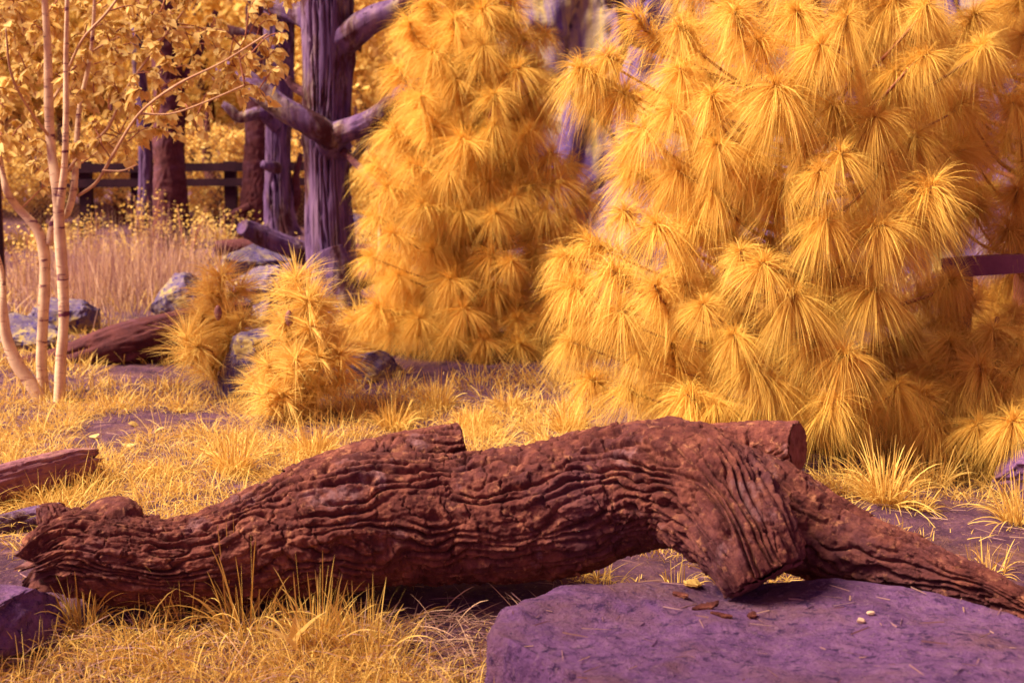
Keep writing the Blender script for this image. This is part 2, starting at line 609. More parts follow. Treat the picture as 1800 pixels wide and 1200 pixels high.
ol = [(864, 1112), (884, 1072), (938, 1050), (968, 1030), (1000, 1026), (1120, 1021), (1300, 1019), (1500, 1016), (1620, 1030), (1720, 1052),
      (1850, 1090), (1990, 1150), (2000, 1330), (1700, 1430), (1350, 1330), (1060, 1207), (940, 1150)]
olw = [G(x, y, ZS) for x, y in ol]
prism_rock('rock', olw, (0.42, 2.72, ZS), -0.12, 'rock', 'large flat topped purple stone slab in the foreground under the broken log end', seed=3)
rock(0, 0, 0, 0.50, 0.42, 0.22, 21, 'purple stone at the left edge beside the torn end of the big log', 'rock', 0.3, loc=(-1.36, 3.30, 0.0), sink=0.2)
rock(0, 0, 0, 0.55, 0.5, 0.30, 22, 'pale purple stone at the right edge below the sprawling pine', 'rock', 0.6, loc=(1.98, 4.85, 0.0), sink=0.12)
rock(455, 720, 0, 0.52, 0.42, 0.42, 31, 'grey lichen rock with slanting face under the two small pines', rotz=0.4, tilt=-0.45, loc=tuple(G(470, 700)), sink=0.2)
rock(650, 690, 0, 0.42, 0.34, 0.24, 32, 'low grey rock beside bare soil below the middle pine', rotz=0.9, loc=tuple(G(650, 672)), sink=0.25)
rock(325, 540, 10.2, 0.42, 0.5, 0.36, 33, 'rounded blue grey rock behind the leaning left log', sink=0.1, loc=tuple(P(325, 580, 9.6)))
rock(440, 470, 11.0, 0.5, 0.5, 0.30, 34, 'flat yellow grey rock on top of the pile behind the small pines', sink=0.0, loc=(*P(440, 490, 10.6).xy, P(440, 496, 10.6).z))
rock(450, 520, 10.4, 0.62, 0.5, 0.34, 35, 'dark blotched rock under the flat rock behind the small pines', sink=0.1, loc=(*P(452, 545, 10.3).xy, P(440, 548, 10.3).z))
rock(500, 500, 9.8, 0.30, 0.35, 0.30, 36, 'small yellowish rock between the two small pines', sink=0.1, loc=(*P(492, 510, 9.7).xy, P(492, 530, 9.7).z))
rock(460, 600, 8.7, 0.40, 0.4, 0.30, 37, 'purple grey rock low between the two small pines', sink=0.15, loc=tuple(G(462, 612)))
rock(110, 580, 9.8, 0.50, 0.4, 0.30, 38, 'blue rock in dry grass behind the birch stems', sink=0.15, loc=tuple(G(110, 592)))
rock(50, 620, 8.6, 0.55, 0.4, 0.24, 39, 'low indigo rock at the far left behind the leaning birch stem', sink=0.15, loc=tuple(G(45, 622)))
rock(640, 470, 12.5, 0.3, 0.3, 0.2, 40, 'small pale rock behind the dead tree near the thin stake', sink=0.1, loc=(*P(632, 400, 14).xy, P(632, 405, 14).z))


# ------------------------------------------------------------------ bark displacement
def bark_disp(r_mean, cell=(0.12, 0.034), depth=0.016, seed=0, bulge=0.02):
    """furrowed bark: long swerving ridges along the stem, each broken crosswise into ragged plates"""
    ncv = max(6, int(round(2 * math.pi * r_mean / cell[1])))
    T = np.random.RandomState(900 + seed).rand(4096)

    def f(u, th, pos, rr):
        k = r_mean / cell[1] * 0.33
        cyl = np.stack([np.cos(th) * k, np.sin(th) * k, u / cell[0]], 1) + seed * 13.7
        w0 = pnoise(cyl * 0.7)
        w1 = pnoise(cyl * np.array([1.6, 1.6, 1.5]) + 9)
        w2 = pnoise(cyl * np.array([3.0, 3.0, 4.0]) + 19)
        rag = pnoise(pos * 45 + 5) + 0.6 * pnoise(pos * 95)
        ph = th / (2 * math.pi) * ncv + 2.8 * w0 + 2.0 * w1 + 0.45 * w2 + 0.16 * rag
        rid = np.floor(ph)
        e = 1 - np.abs(ph - rid - 0.5) * 2                     # 0 in the furrow, 1 on the ridge
        idm = (rid.astype(int) % ncv)
        wide = 0.36 + 0.50 * (0.5 + pnoise(cyl * 1.3 + 33)) + 0.08 * rag
        fur = np.clip((e - 0.02) / np.maximum(wide, 0.12), 0, 1) ** 0.62
        open_ = sstep(-0.28, 0.12, pnoise(cyl * np.array([1.4, 1.4, 1.1]) + 71))   # furrows come and go
        fur = 1 - (1 - fur) * (0.22 + 0.78 * open_)
        fibre = fbm(np.stack([np.cos(th) * k * 6, np.sin(th) * k * 6, u / cell[0] * 3.2], 1) + 2.2 * np.stack([w0, w1, w2], 1), 3)
        pu = u / (cell[0] * 0.42) + T[idm * 7 % 4096] * 9 + 0.9 * w1 + 0.25 * rag
        pid = np.floor(pu)
        fu = pu - pid
        brk = sstep(0.0, 0.06, np.minimum(fu, 1 - fu) + 0.04 * pnoise(pos * 30 + 60))
        hid = T[(idm * 131 + pid.astype(int) * 37) % 4096]
        tiltp = (fu - 0.5) * (hid - 0.5) * 0.7
        st = fbm(cyl * np.array([3.2, 3.2, 4.0]) + 3, 3) * 2.6
        fl = np.floor(st) + sstep(0.35, 0.65, st - np.floor(st))
        fine = fbm(pos * 70, 2)
        h = fur * (0.70 + 0.30 * hid + tiltp) * (0.70 + 0.30 * brk) + 0.11 * fl * fur + 0.17 * fibre + 0.07 * fine + 0.06 * rag * fur
        return depth * (h - 0.72) + bulge * fbm(pos * 2.6 + seed * 3, 2)
    return f


def wood_disp(depth=0.02, along=1.2, across=16, seed=0):
    """weathered bare wood: long shallow checks and swells"""
    def f(u, th, pos, rr):
        q = np.stack([np.cos(th) * 1.0 * across / 6, np.sin(th) * across / 6, u * along], 1) + seed * 7.7
        g = np.abs(pnoise(q * 1.7))
        crack = 1 - sstep(0.0, 0.075, g)
        crack *= sstep(-0.1, 0.25, pnoise(np.stack([np.cos(th), np.sin(th), u * 1.1], 1) + seed + 50))
        g2 = np.abs(pnoise(q * np.array([3.4, 3.4, 2.0]) + 60))
        kn = pnoise(np.stack([np.cos(th) * 1.2, np.sin(th) * 1.2, u * 3.5], 1) + seed * 3)
        return rr * (0.16 * fbm(q * 0.5, 3) + 0.05 * fbm(q * 2.5, 2) + 0.10 * sstep(0.25, 0.5, kn)) - depth * crack - 0.35 * depth * (1 - sstep(0, 0.08, g2))
    return f


# ------------------------------------------------------------------ the big fallen log
log = thing('fallen_log', 'huge furrowed brown log arching across the foreground onto the stone slab', 'log', (-0.2, 3.6, 0))
S = lambda rpx, Y: rpx * Y / FPX
tp = [(66, 992, 3.45, 50), (120, 972, 3.48, 74), (200, 980, 3.50, 82), (300, 988, 3.52, 80), (400, 974, 3.56, 94), (500, 950, 3.6, 112), (600, 925, 3.62, 124),
      (700, 908, 3.64, 122), (800, 910, 3.64, 116), (900, 908, 3.62, 120), (1000, 888, 3.6, 124), (1100, 862, 3.58, 120), (1190, 852, 3.50, 116),
      (1258, 886, 3.38, 112), (1302, 938, 3.27, 102), (1328, 982, 3.22, 92), (1346, 1014, 3.20, 86)]
V, F, E = tube([P(a, b, c) for a, b, c, d in tp], [S(d, c) * 0.97 for a, b, c, d in tp], 820, 400,
               bark_disp(0.165, (0.22, 0.031), 0.029, 1, 0.02), ends=(1, 1), jag=(0.06, 0.008))
tr = part('trunk', V, F, M['bark'], log)
V, F = cap_mesh(E[1], np.array(E[3]), 0.006, 0.90)
part('cut_face', V, F, M['heartwood'], tr, label='worn dark cut end facing the stone slab')
bp = [(1225, 845, 3.60, 88), (1300, 866, 3.60, 86), (1380, 912, 3.55, 88), (1460, 950, 3.49, 78), (1540, 976, 3.42, 63), (1620, 997, 3.36, 52), (1700, 1026, 3.29, 39),
      (1790, 1062, 3.22, 27), (1900, 1120, 3.12, 20), (1980, 1165, 3.05, 12)]
V, F, E = tube([P(a, b, c) for a, b, c, d in bp], [S(d, c) for a, b, c, d in bp], 420, 240, bark_disp(0.085, (0.20, 0.028), 0.021, 4, 0.02), ends=(0, 1))
part('branch', V, F, M['bark'], log, label='tapering side limb lying behind the stone slab')
sp = [(520, 880, 3.72, 60), (620, 838, 3.78, 58), (720, 808, 3.82, 52), (815, 786, 3.84, 46)]
V, F, E = tube([P(a, b, c) for a, b, c, d in sp], [S(d, c) for a, b, c, d in sp], 200, 150, bark_disp(0.07, (0.16, 0.028), 0.016, 6, 0.012), ends=(0, 0))
tr = part('branch_stub', V, F, M['bark'], log)
V, F = cap_mesh(E[1], np.array(E[3]), 0.002, 1.0)
part('cut_face', V, F, M['heartwood'], tr)
kp = [(150, 955, 3.56, 50), (185, 925, 3.55, 46), (215, 912, 3.54, 40), (245, 918, 3.53, 22)]
V, F, E = tube([P(a, b, c) for a, b, c, d in kp], [S(d, c) for a, b, c, d in kp], 70, 110, bark_disp(0.05, (0.07, 0.03), 0.012, 8, 0.012))
part('knot', V, F, M['bark'], log)
fp = [(120, 930, 3.52, 34), (85, 905, 3.50, 26), (70, 892, 3.49, 8)]
V, F, E = tube([P(a, b, c) for a, b, c, d in fp], [S(d, c) for a, b, c, d in fp], 50, 80, bark_disp(0.03, (0.06, 0.025), 0.010, 9, 0.01), jag=(0, 0.01))
part('broken_stub', V, F, M['bark'], log, label='splintered tip at the torn left end')

# other logs
def simple_log(label, tp, mat='bark_dark', disp=None, n=160, m=90, cut=True, jag=(0, 0), name='fallen_log', capmat='heartwood'):
    pts = [P(a, b, c) for a, b, c, d in tp]
    mid = pts[len(pts) // 2]
    t = thing(name, label, 'log', (mid.x, mid.y, mid.z - S(tp[len(tp) // 2][3], mid.y)))
    V, F, E = tube(pts, [S(d, c) for a, b, c, d in tp], n, m, disp, ends=(1, 1), jag=jag)
    tr = part('trunk', V, F, M[mat], t)
    if cut:
        V, F = cap_mesh(E[1], np.array(E[3]), 0.004, 0.93)
        part('cut_face', V, F, M[capmat], tr)
    return t

simple_log('short sawn log behind the arch of the big log', [(1120, 800, 4.82, 47), (1230, 790, 4.82, 47), (1330, 785, 4.80, 46), (1402, 785, 4.72, 44)],
           'bark', bark_disp(0.08, (0.14, 0.026), 0.010, 12, 0.01), 240, 150)
simple_log('smooth pale log end poking in from the left edge in the grass', [(-140, 880, 4.58, 40), (-40, 862, 4.70, 39), (50, 840, 4.88, 37), (118, 822, 5.05, 34), (158, 812, 5.15, 26)],
           'pale_log', wood_disp(0.02, 2.5, 22, 2), 220, 120, jag=(0, 0.05), capmat='bark_dark')
simple_log('thin bare pole behind the torn left end of the big log', [(-120, 952, 4.2, 22), (-20, 932, 4.3, 22), (60, 912, 4.4, 22), (110, 900, 4.4, 18)],
           'grey_wood', wood_disp(0.006, 2, 12, 3), 90, 50)
simple_log('long dark weathered log leaning across the grass behind the birch', [(-150, 676, 7.6, 28), (0, 660, 7.7, 28), (100, 643, 7.8, 33), (200, 614, 7.9, 42), (290, 588, 8.0, 38), (380, 562, 8.2, 28), (440, 552, 8.3, 20)],
           'bark_dark', wood_disp(0.03, 1.0, 18, 4), 220, 100, cut=False, jag=(0, 0.04))
simple_log('brown log lying level behind the small pines', [(380, 436, 13, 13), (450, 434, 13, 14), (540, 440, 13, 14)], 'bark_dark', bark_disp(0.07, (0.12, 0.04), 0.01, 15, 0.01), 80, 60)
simple_log('bare grey log tilted against the dead tree foot', [(540, 448, 11.9, 20), (490, 428, 11.8, 19), (450, 410, 11.7, 17), (426, 399, 11.6, 14)], 'grey_wood', wood_disp(0.02, 1.2, 14, 6), 90, 60, capmat='grey_wood')
simple_log('brown log end right behind the dead tree trunk', [(600, 440, 13, 13), (640, 442, 13, 13), (690, 444, 13, 13)], 'bark_dark', bark_disp(0.07, (0.12, 0.04), 0.01, 16, 0.01), 60, 50)
simple_log('crooked fallen bough between dead tree and middle pine', [(560, 520, 10.8, 14), (620, 500, 10.8, 15), (660, 484, 10.8, 14), (720, 480, 10.8, 10)], 'bark_dark', wood_disp(0.01, 2, 12, 8), 60, 40, cut=False)
simple_log('bare fallen branch propped beside the rough brown trunk', [(375, 400, 15, 6), (405, 380, 15, 7), (440, 362, 15, 7)], 'bark_dark', wood_disp(0.01, 2, 12, 9), 50, 30, cut=False)

# bark chips and pebbles lying on the slab
rs = np.random.RandomState(5)
def chip(px, py, z, ln, wd, ang, label, mat='bark', name='bark_chip', cat='bark chip'):
    base = on_slab(px, py) + Vector((0, 0, z))
    n, m = 14, 9
    u = np.linspace(-1, 1, n); v = np.linspace(-1, 1, m)
    U, W = np.meshgrid(u, v)
    q = np.stack([U.ravel() * 1.3, W.ravel() * 1.3, np.full(U.size, px * 0.1)], 1)
    sh = (np.clip(1 - U.ravel() ** 2, 0, 1) ** 0.7) * (1 + 1.1 * pnoise(q * 2.2))
    x = U.ravel() * ln / 2; y = W.ravel() * sh * wd / 2
    zz = 0.16 * wd * (1 - W.ravel() ** 2) + 0.006 * fbm(q * 3, 3) + 0.004 + 0.10 * x * math.sin(px)
    c, s = math.cos(ang), math.sin(ang)
    A = np.stack([x * c - y * s, x * s + y * c, zz], 1)
    B = A - np.array([0, 0, 0.004])
    i = np.arange(m - 1)[:, None] * n; j = np.arange(n - 1)[None, :]
    F = np.stack([i + j, i + j + 1, i + n + j + 1, i + n + j], -1).reshape(-1, 4)
    k = n * m
    bd = np.concatenate([np.arange(n), np.arange(2 * n - 1, n * m, n), np.arange(n * m - 2, n * m - n - 1, -1), np.arange(n * m - 2 * n, 0, -n)])
    b2 = np.roll(bd, -1)
    Fs = np.stack([bd, b2, b2 + k, bd + k], 1)
    return single(name, np.vstack([A, B]) + np.array(base), [np.vstack([F, F[:, ::-1] + k, Fs])], M[mat], label, cat, base)

chip(1240, 1068, 0.001, 0.075, 0.026, 0.5, 'curled bark chip lying left of the broken log end on the slab')
chip(1196, 1050, 0.001, 0.05, 0.022, -0.9, 'small bark flake farther left in the shade on the slab')
chip(1268, 1082, 0.001, 0.05, 0.014, -0.3, 'splinter of bark directly under the cut log end')
chip(1322, 1076, 0.001, 0.035, 0.018, 1.1, 'bark crumb nearest the camera on the slab')
chip(1216, 1030, 0.002, 0.04, 0.04, 0.8, 'pale curled leaf scrap under the arch', 'leaf', 'dead_leaf', 'leaf')
for px, py, s_, lb in ((1529, 1083, 0.013, 'pale pebble on the slab in the log shadow, upper of two'), (1514, 1093, 0.016, 'pale flat pebble on the slab, lower of two')):
    rock(0, 0, 0, s_ * 1.4, s_, s_ * 0.8, int(px), lb, 'birch_bark', loc=tuple(on_slab(px, py)), sink=0.15)

# ------------------------------------------------------------------ standing dead trees and trunks
def snag(label, base_px, Y, trunk, limbs, mat, disp_t, mt=(200, 90), name='dead_tree', cat='dead tree'):
    b = P(*base_px, Y)
    t = thing(name, label, cat, (b.x, b.y, b.z))
    V, F, E = tube([P(x, y, Y + dy) for x, y, r_, dy in trunk], [S(r_, Y) for x, y, r_, dy in trunk], mt[0], mt[1], disp_t)
    part('trunk', V, F, M[mat], t)
    for k, (nm, m2, L) in enumerate(limbs):
        V, F, E = tube([P(x, y, Y + dy) for x, y, r_, dy in L], [S(r_, Y) for x, y, r_, dy in L], 70, 40, wood_disp(0.012, 2.0, 12, k + 11), jag=(0, 0.02))
        part(nm, V, F, M[m2], t)
    return t

snag('tall bare grey dead tree with two forked arms left of the middle pine', (590, 535), 10.3,
     [(596, 560, 50, 0), (590, 530, 43, 0), (582, 470, 43, 0), (577, 400, 42, 0), (574, 320, 38, 0), (572, 260, 39, 0), (573, 180, 41, 0), (575, 90, 43, 0), (573, 0, 44, 0), (570, -120, 44, 0), (575, -330, 36, 0), (580, -520, 22, 0)],
     [('limb', 'grey_wood', [(590, 262, 30, 0.0), (578, 240, 24, -0.20), (545, 218, 22, -0.28), (500, 193, 21, -0.3), (462, 165, 20, -0.28), (425, 138, 19, -0.2), (392, 124, 18, -0.1)]),
      ('limb', 'grey_wood', [(575, 262, 30, 0.0), (590, 240, 22, -0.2), (625, 224, 19, -0.3), (662, 208, 19, -0.35), (692, 182, 18, -0.4), (712, 162, 15, -0.5), (736, 150, 14, -0.6)]),
      ('limb', 'grey_wood', [(585, 85, 30, 0), (622, 56, 26, -0.1), (655, 34, 23, -0.15), (690, 20, 20, -0.2), (730, 0, 14, -0.3)]),
      ('limb', 'grey_wood', [(560, 40, 26, 0.1), (525, 24, 19, 0.2), (480, 8, 17, 0.3), (440, -30, 14, 0.3)]),
      ('broken_stick', 'bark_dark', [(596, 258, 7, -0.1), (620, 282, 6, -0.3), (650, 312, 6, -0.4), (680, 342, 6, -0.5), (700, 360, 4, -0.5)]),
      ('limb', 'grey_wood', [(600, 300, 9, 0.1), (625, 275, 8, 0.2), (640, 255, 7, 0.2), (648, 240, 5, 0.2)]),
      ('limb', 'bark_dark', [(560, 170, 12, 0.2), (545, 168, 9, 0.35), (520, 155, 8, 0.4), (505, 138, 6, 0.4)]),
      ('root_flare', 'grey_wood', [(580, 440, 26, -0.1), (602, 500, 24, -0.16), (612, 545, 26, -0.2), (616, 580, 20, -0.25)]),
      ('root_flare', 'grey_wood', [(575, 440, 24, -0.05), (580, 500, 22, -0.1), (578, 545, 22, -0.15), (572, 580, 18, -0.2)])],
     'grey_wood', wood_disp(0.085, 0.5, 10, 1), (360, 180))
snag('slimmer grey dead tree behind the rough brown trunk', (495, 400), 14.0,
     [(500, 420, 34, 0), (493, 390, 29, 0), (490, 330, 25, 0), (489, 260, 22, 0), (490, 180, 25, 0), (490, 100, 27, 0), (492, 0, 27, 0), (492, -140, 25, 0), (496, -330, 16, 0)],
     [('limb', 'grey_wood', [(485, 222, 12, -0.1), (462, 200, 11, -0.25), (440, 203, 10, -0.3), (420, 207, 9, -0.3), (405, 193, 8, -0.3), (392, 183, 5, -0.3)]),
      ('limb', 'grey_wood', [(490, 100, 20, 0), (450, 78, 16, -0.1), (420, 62, 13, -0.2), (385, 50, 9, -0.2)]),
      ('limb', 'grey_wood', [(488, 296, 10, -0.2), (470, 291, 9, -0.35), (462, 288, 6, -0.4)]),
      ('limb', 'bark_dark', [(508, 380, 9, 0.1), (522, 350, 7, 0), (520, 310, 6, 0), (530, 270, 4, 0)])],
     'grey_wood', wood_disp(0.06, 0.6, 10, 21), (240, 120))
snag('rough brown barked trunk beside the slimmer dead tree', (450, 400), 15.2,
     [(448, 425, 34, 0), (450, 390, 30, 0), (453, 320, 26, 0), (456, 220, 24, 0), (458, 120, 24, 0), (455, 0, 23, 0), (455, -200, 18, 0)], [],
     'bark_dark', bark_disp(0.15, (0.16, 0.05), 0.022, 23, 0.02), (220, 100), 'tree_trunk', 'tree trunk')
snag('thick dark brown trunk near the fence on the left', (300, 410), 15.0,
     [(304, 440, 36, 0), (302, 405, 32, 0), (300, 340, 29, 0), (296, 260, 27, 0), (298, 190, 27, 0), (292, 80, 25, 0), (290, -60, 23, 0), (290, -250, 18, 0)],
     [('limb', 'bark_dark', [(296, 195, 12, 0), (320, 150, 9, 0), (350, 90, 7, 0.1), (380, 20, 5, 0.1)])],
     'bark_dark', bark_disp(0.16, (0.2, 0.06), 0.016, 25, 0.02), (180, 90), 'tree_trunk', 'tree trunk')
snag('slender purple grey trunk just left of the thick brown one', (256, 380), 15.4,
     [(256, 400, 17, 0), (256, 370, 15, 0), (257, 300, 13, 0), (255, 230, 13, 0), (250, 180, 12, 0), (240, 60, 11, 0), (235, -120, 9, 0)],
     [('limb', 'grey_wood', [(255, 225, 9, 0), (242, 195, 7, 0), (232, 175, 5, 0)])], 'grey_wood', wood_disp(0.015, 0.8, 10, 27), (120, 50), 'tree_trunk', 'tree trunk')
b = P(668, 470, 11.6)
t = thing('stake', 'thin pale stake standing behind the dead tree foot', 'stake', (b.x, b.y, b.z - 0.1))
V, F, E = tube([P(660, 500, 11.6), P(667, 460, 11.6), P(668, 400, 11.6), P(668, 352, 11.6)], [0.02, 0.018, 0.017, 0.014], 40, 16, wood_disp(0.003, 2, 10, 31))
part('shaft', V, F, M['birch_bark'], t)

# ------------------------------------------------------------------ fence at the back left
def box_between(a, b, w, h):
    a = np.array(a); b = np.array(b)
    d = b - a; d /= np.linalg.norm(d)
    up = np.array([0, 0, 1.0]) if abs(d[2]) < 0.9 else np.array([0, 1.0, 0])
    s = np.cross(d, up); s /= np.linalg.norm(s)
    u = np.cross(s, d)
    V = []
    n = 7
    for k in range(n):
        c = a + (b - a) * k / (n - 1)
        for sx, sy in ((-1, -1), (1, -1), (1, 1), (-1, 1)):
            V.append(c + s * sx * w / 2 * (1 + 0.06 * math.sin(k * 3 + a[0] * 9)) + u * sy * h / 2 * (1 + 0.08 * math.sin(k * 2.1 + a[1] * 5)))
    F = []
    for k in range(n - 1):
        for q in range(4):
            F.append([k * 4 + q, k * 4 + (q + 1) % 4, k * 4 + 4 + (q + 1) % 4, k * 4 + 4 + q])
    F.append([3, 2, 1, 0]); F.append([n * 4 - 4, n * 4 - 3, n * 4 - 2, n * 4 - 1])
    return np.array(V), np.array(F)


def wires(a, b, z0, z1, step=0.055, r=0.0022):
    """chain link: two families of slanting wires"""
    a = np.array(a, float); b = np.array(b, float)
    L = np.linalg.norm((b - a)[:2]); d = (b - a) / L
    d[2] = 0
    nrm = np.array([-d[1], d[0], 0])
    H = z1 - z0
    out = []
    for fam in (1, -1):
        s = -H
        while s < L:
            s0, s1 = (s, s + H) if fam > 0 else (s + H, s)
            zz0, zz1 = z0, z1
            def clipv(sv, sw, za, zb):
                if sv < 0: za = za + (zb - za) * (0 - sv) / (sw - sv); sv = 0
                if sv > L: za = za + (zb - za) * (L - sv) / (sw - sv); sv = L
                return sv, za
            A = clipv(s0, s1, z0, z1); B = clipv(s1, s0, z1, z0)
            p = a + d * A[0] + nrm * 0.003 * fam; p[2] = A[1]
            q = a + d * B[0] + nrm * 0.003 * fam; q[2] = B[1]
            if np.linalg.norm(q - p) > 0.02:
                w = (q - p) / np.linalg.norm(q - p)
                s_ = np.cross(w, nrm)
                V = np.array([p + nrm * r, p + s_ * r, p - nrm * r, p - s_ * r, q + nrm * r, q + s_ * r, q - nrm * r, q - s_ * r])
                F = np.array([[0, 1, 5, 4], [1, 2, 6, 5], [2, 3, 7, 6], [3, 0, 4, 7]])
                out.append((V, F))
            s += step
    return merge(out)


FY = 16.2
fl = P(-60, 300, FY); fr = P(660, 300, FY)
ztop = P(300, 296, FY).z
fb = hz(fl.x + 2, FY)
fen = thing('fence', 'dark wooden fence with wire mesh behind the trunks at the back left', 'fence', (fl.x, FY, fb))
for px in (150, 241, 405, 560):
    c = P(px, 300, FY)
    V, F = box_between((c.x, FY, fb - 0.2), (c.x, FY, ztop + 0.08), 0.13, 0.13)
    part('post', V, F, M['fence_wood'], fen, smooth=False)
for z, hh in ((ztop, 0.10), (ztop - 0.17, 0.09)):
    V, F = box_between((P(75, 300, FY).x, FY - 0.09, z), (fr.x, FY - 0.09, z + 0.03), 0.05, hh)
    part('rail', V, F, M['fence_wood'], fen, smooth=False)
V, F = wires((P(-40, 300, FY).x, FY + 0.08, 0), (P(560, 300, FY).x, FY + 0.08, 0), fb, ztop + 0.5)
w = part('wire_mesh', V, F, M['wire'], fen, smooth=False)
w['kind'] = 'stuff'
p0 = P(3, 560, 9.2)
f2 = thing('fence_post', 'dark square fence post at the left edge behind the birch', 'fence post', (p0.x, p0.y, hz(p0.x, p0.y)))
V, F = box_between((p0.x - 0.03, p0.y, hz(p0.x, p0.y) - 0.2), (p0.x - 0.03, p0.y, P(3, 240, 9.2).z), 0.10, 0.10)
part('post', V, F, M['fence_wood'], f2, smooth=False)
V, F, E = tube([(p0.x + 0.035, p0.y, hz(p0.x, p0.y)), (p0.x + 0.037, p0.y, 0.7), (p0.x + 0.035, p0.y, P(3, 250, 9.2).z)], [0.004] * 3, 20, 6)
part('tension_bar', V, F, M['wire'], f2)

# weathered railing at the right edge
rb = P(1682, 590, 6.1)
rl = thing('railing', 'old wooden railing post and beam at the right edge behind the pine', 'railing', (rb.x, rb.y, hz(rb.x, rb.y)))
V, F = box_between((rb.x, rb.y, hz(rb.x, rb.y) - 0.1), (P(1686, 478, 6.1).x, rb.y, P(1686, 478, 6.1).z), 0.095, 0.095)
part('post', V, F, M['rail_wood'], rl, smooth=False)
a = P(1655, 470, 6.0); c = P(1990, 452, 5.8)
V, F = box_between(a, c, 0.10, 0.075)
part('beam', V, F, M['rail_wood'], rl, smooth=False)
a = P(1975, 600, 5.9); c = P(1970, 470, 5.9)
V, F = box_between((a.x, a.y, hz(a.x, a.y) - 0.1), c, 0.10, 0.10)
part('post', V, F, M['rail_wood'], rl, smooth=False)


# ------------------------------------------------------------------ pines
def ribbons(base, dirs, L, droop, width, rs, levels=5, taper=0.35, grav=True):
    """curved needles / blades as tapering ribbons. base, dirs: n x 3"""
    n = len(base)
    t = np.linspace(0, 1, levels)
    side = np.cross(dirs, rs.normal(size=(n, 3)))
    side /= np.linalg.norm(side, axis=1)[:, None] + 1e-9
    Vs = []
    for k in range(levels):
        tt = t[k]
        p = base + dirs * (L * tt)[:, None]
        p[:, 2] -= L * droop * tt ** 2
        w = width * (1 - (1 - taper) * tt)
        if k == levels - 1:
            w = w * 0.25
        Vs.append(np.stack([p - side * w[:, None] / 2, p + side * w[:, None] / 2], 1))
    V = np.stack(Vs, 1).reshape(-1, 3)           # n, levels, 2, 3
    b = (np.arange(n) * levels * 2)[:, None]
    k = np.arange(levels - 1)[None, :] * 2
    F = np.stack([b + k, b + k + 1, b + k + 3, b + k + 2], -1).reshape(-1, 4)
    return V, F


def clump_mesh(name, n, elev, L, droop, spread, width, seed, mat, stem=0.10):
    """needle tuft at the tip of a twig that points along +X at the given elevation; the tip is the origin"""
    rs = np.random.RandomState(seed)
    s = np.array([math.cos(elev), 0, math.sin(elev)])
    y = np.array([0, 1.0, 0]); z = np.cross(s, y)
    nf = n // 3
    tpos = rs.beta(1.6, 1.0, nf)
    ph = rs.uniform(0, 2 * math.pi, nf) + 0.9 * math.sin(seed) * rs.uniform(0, 1, nf)
    ph = ph + 0.22 * np.sin(ph * 3 + seed) + 0.12 * np.sin(ph * 7 + seed * 2)
    al = np.radians(spread[0] + (spread[1] - spread[0]) * rs.uniform(0, 1, nf) ** 0.8) * (1.15 - 0.35 * tpos)
    d = s[None] * np.cos(al)[:, None] + (y[None] * np.cos(ph)[:, None] + z[None] * np.sin(ph)[:, None]) * np.sin(al)[:, None]
    base = s[None] * ((tpos - 1) * stem)[:, None]
    d = np.repeat(d, 3, 0) + rs.normal(size=(nf * 3, 3)) * 0.075
    d /= np.linalg.norm(d, axis=1)[:, None]
    base = np.repeat(base, 3, 0)
    LL = L * rs.uniform(0.6, 1.15, nf * 3)
    V, F = ribbons(base, d, LL, droop * rs.uniform(0.6, 1.4, nf * 3), np.full(nf * 3, width) * rs.uniform(0.7, 1.2, nf * 3), rs)
    at = np.repeat(np.repeat(rs.uniform(0, 1, nf), 3) * 0.7 + rs.uniform(0, 0.3, nf * 3), 10)
    me = mesh_np(name, V, F, True, at)
    me.materials.append(mat)
    return me


CL_BIG = [clump_mesh('needle_cluster', 800, R(e), l_, d_, sp_, 0.0017, 40 + k, M['needle'], st_) for k, (e, l_, d_, sp_, st_) in enumerate((
    (12, 0.19, 0.50, (16, 80), 0.24), (15, 0.168, 0.62, (22, 105), 0.11), (25, 0.20, 0.66, (18, 88), 0.20), (30, 0.155, 0.55, (22, 110), 0.10), (35, 0.18, 0.75, (20, 100), 0.15),
    (45, 0.20, 0.58, (16, 84), 0.24), (55, 0.165, 0.62, (22, 108), 0.12), (70, 0.17, 0.62, (22, 108), 0.13)))]
CL_MID = [clump_mesh('needle_cluster', 640, R(e), l_, d_, sp_, 0.0022, 60 + k, M['needle_back'], st_) for k, (e, l_, d_, sp_, st_) in enumerate((
    (12, 0.18, 0.45, (16, 82), 0.20), (25, 0.165, 0.52, (20, 105), 0.11), (38, 0.19, 0.60, (18, 90), 0.18), (50, 0.16, 0.50, (22, 108), 0.10), (65, 0.18, 0.55, (20, 100), 0.15)))]
CL_SML = [clump_mesh('needle_cluster', 330, R(e), 0.150, 0.20, (10, 112), 0.0028, 80 + k, M['needle_pale'], 0.10) for k, e in enumerate((25, 50, 75, 88))]


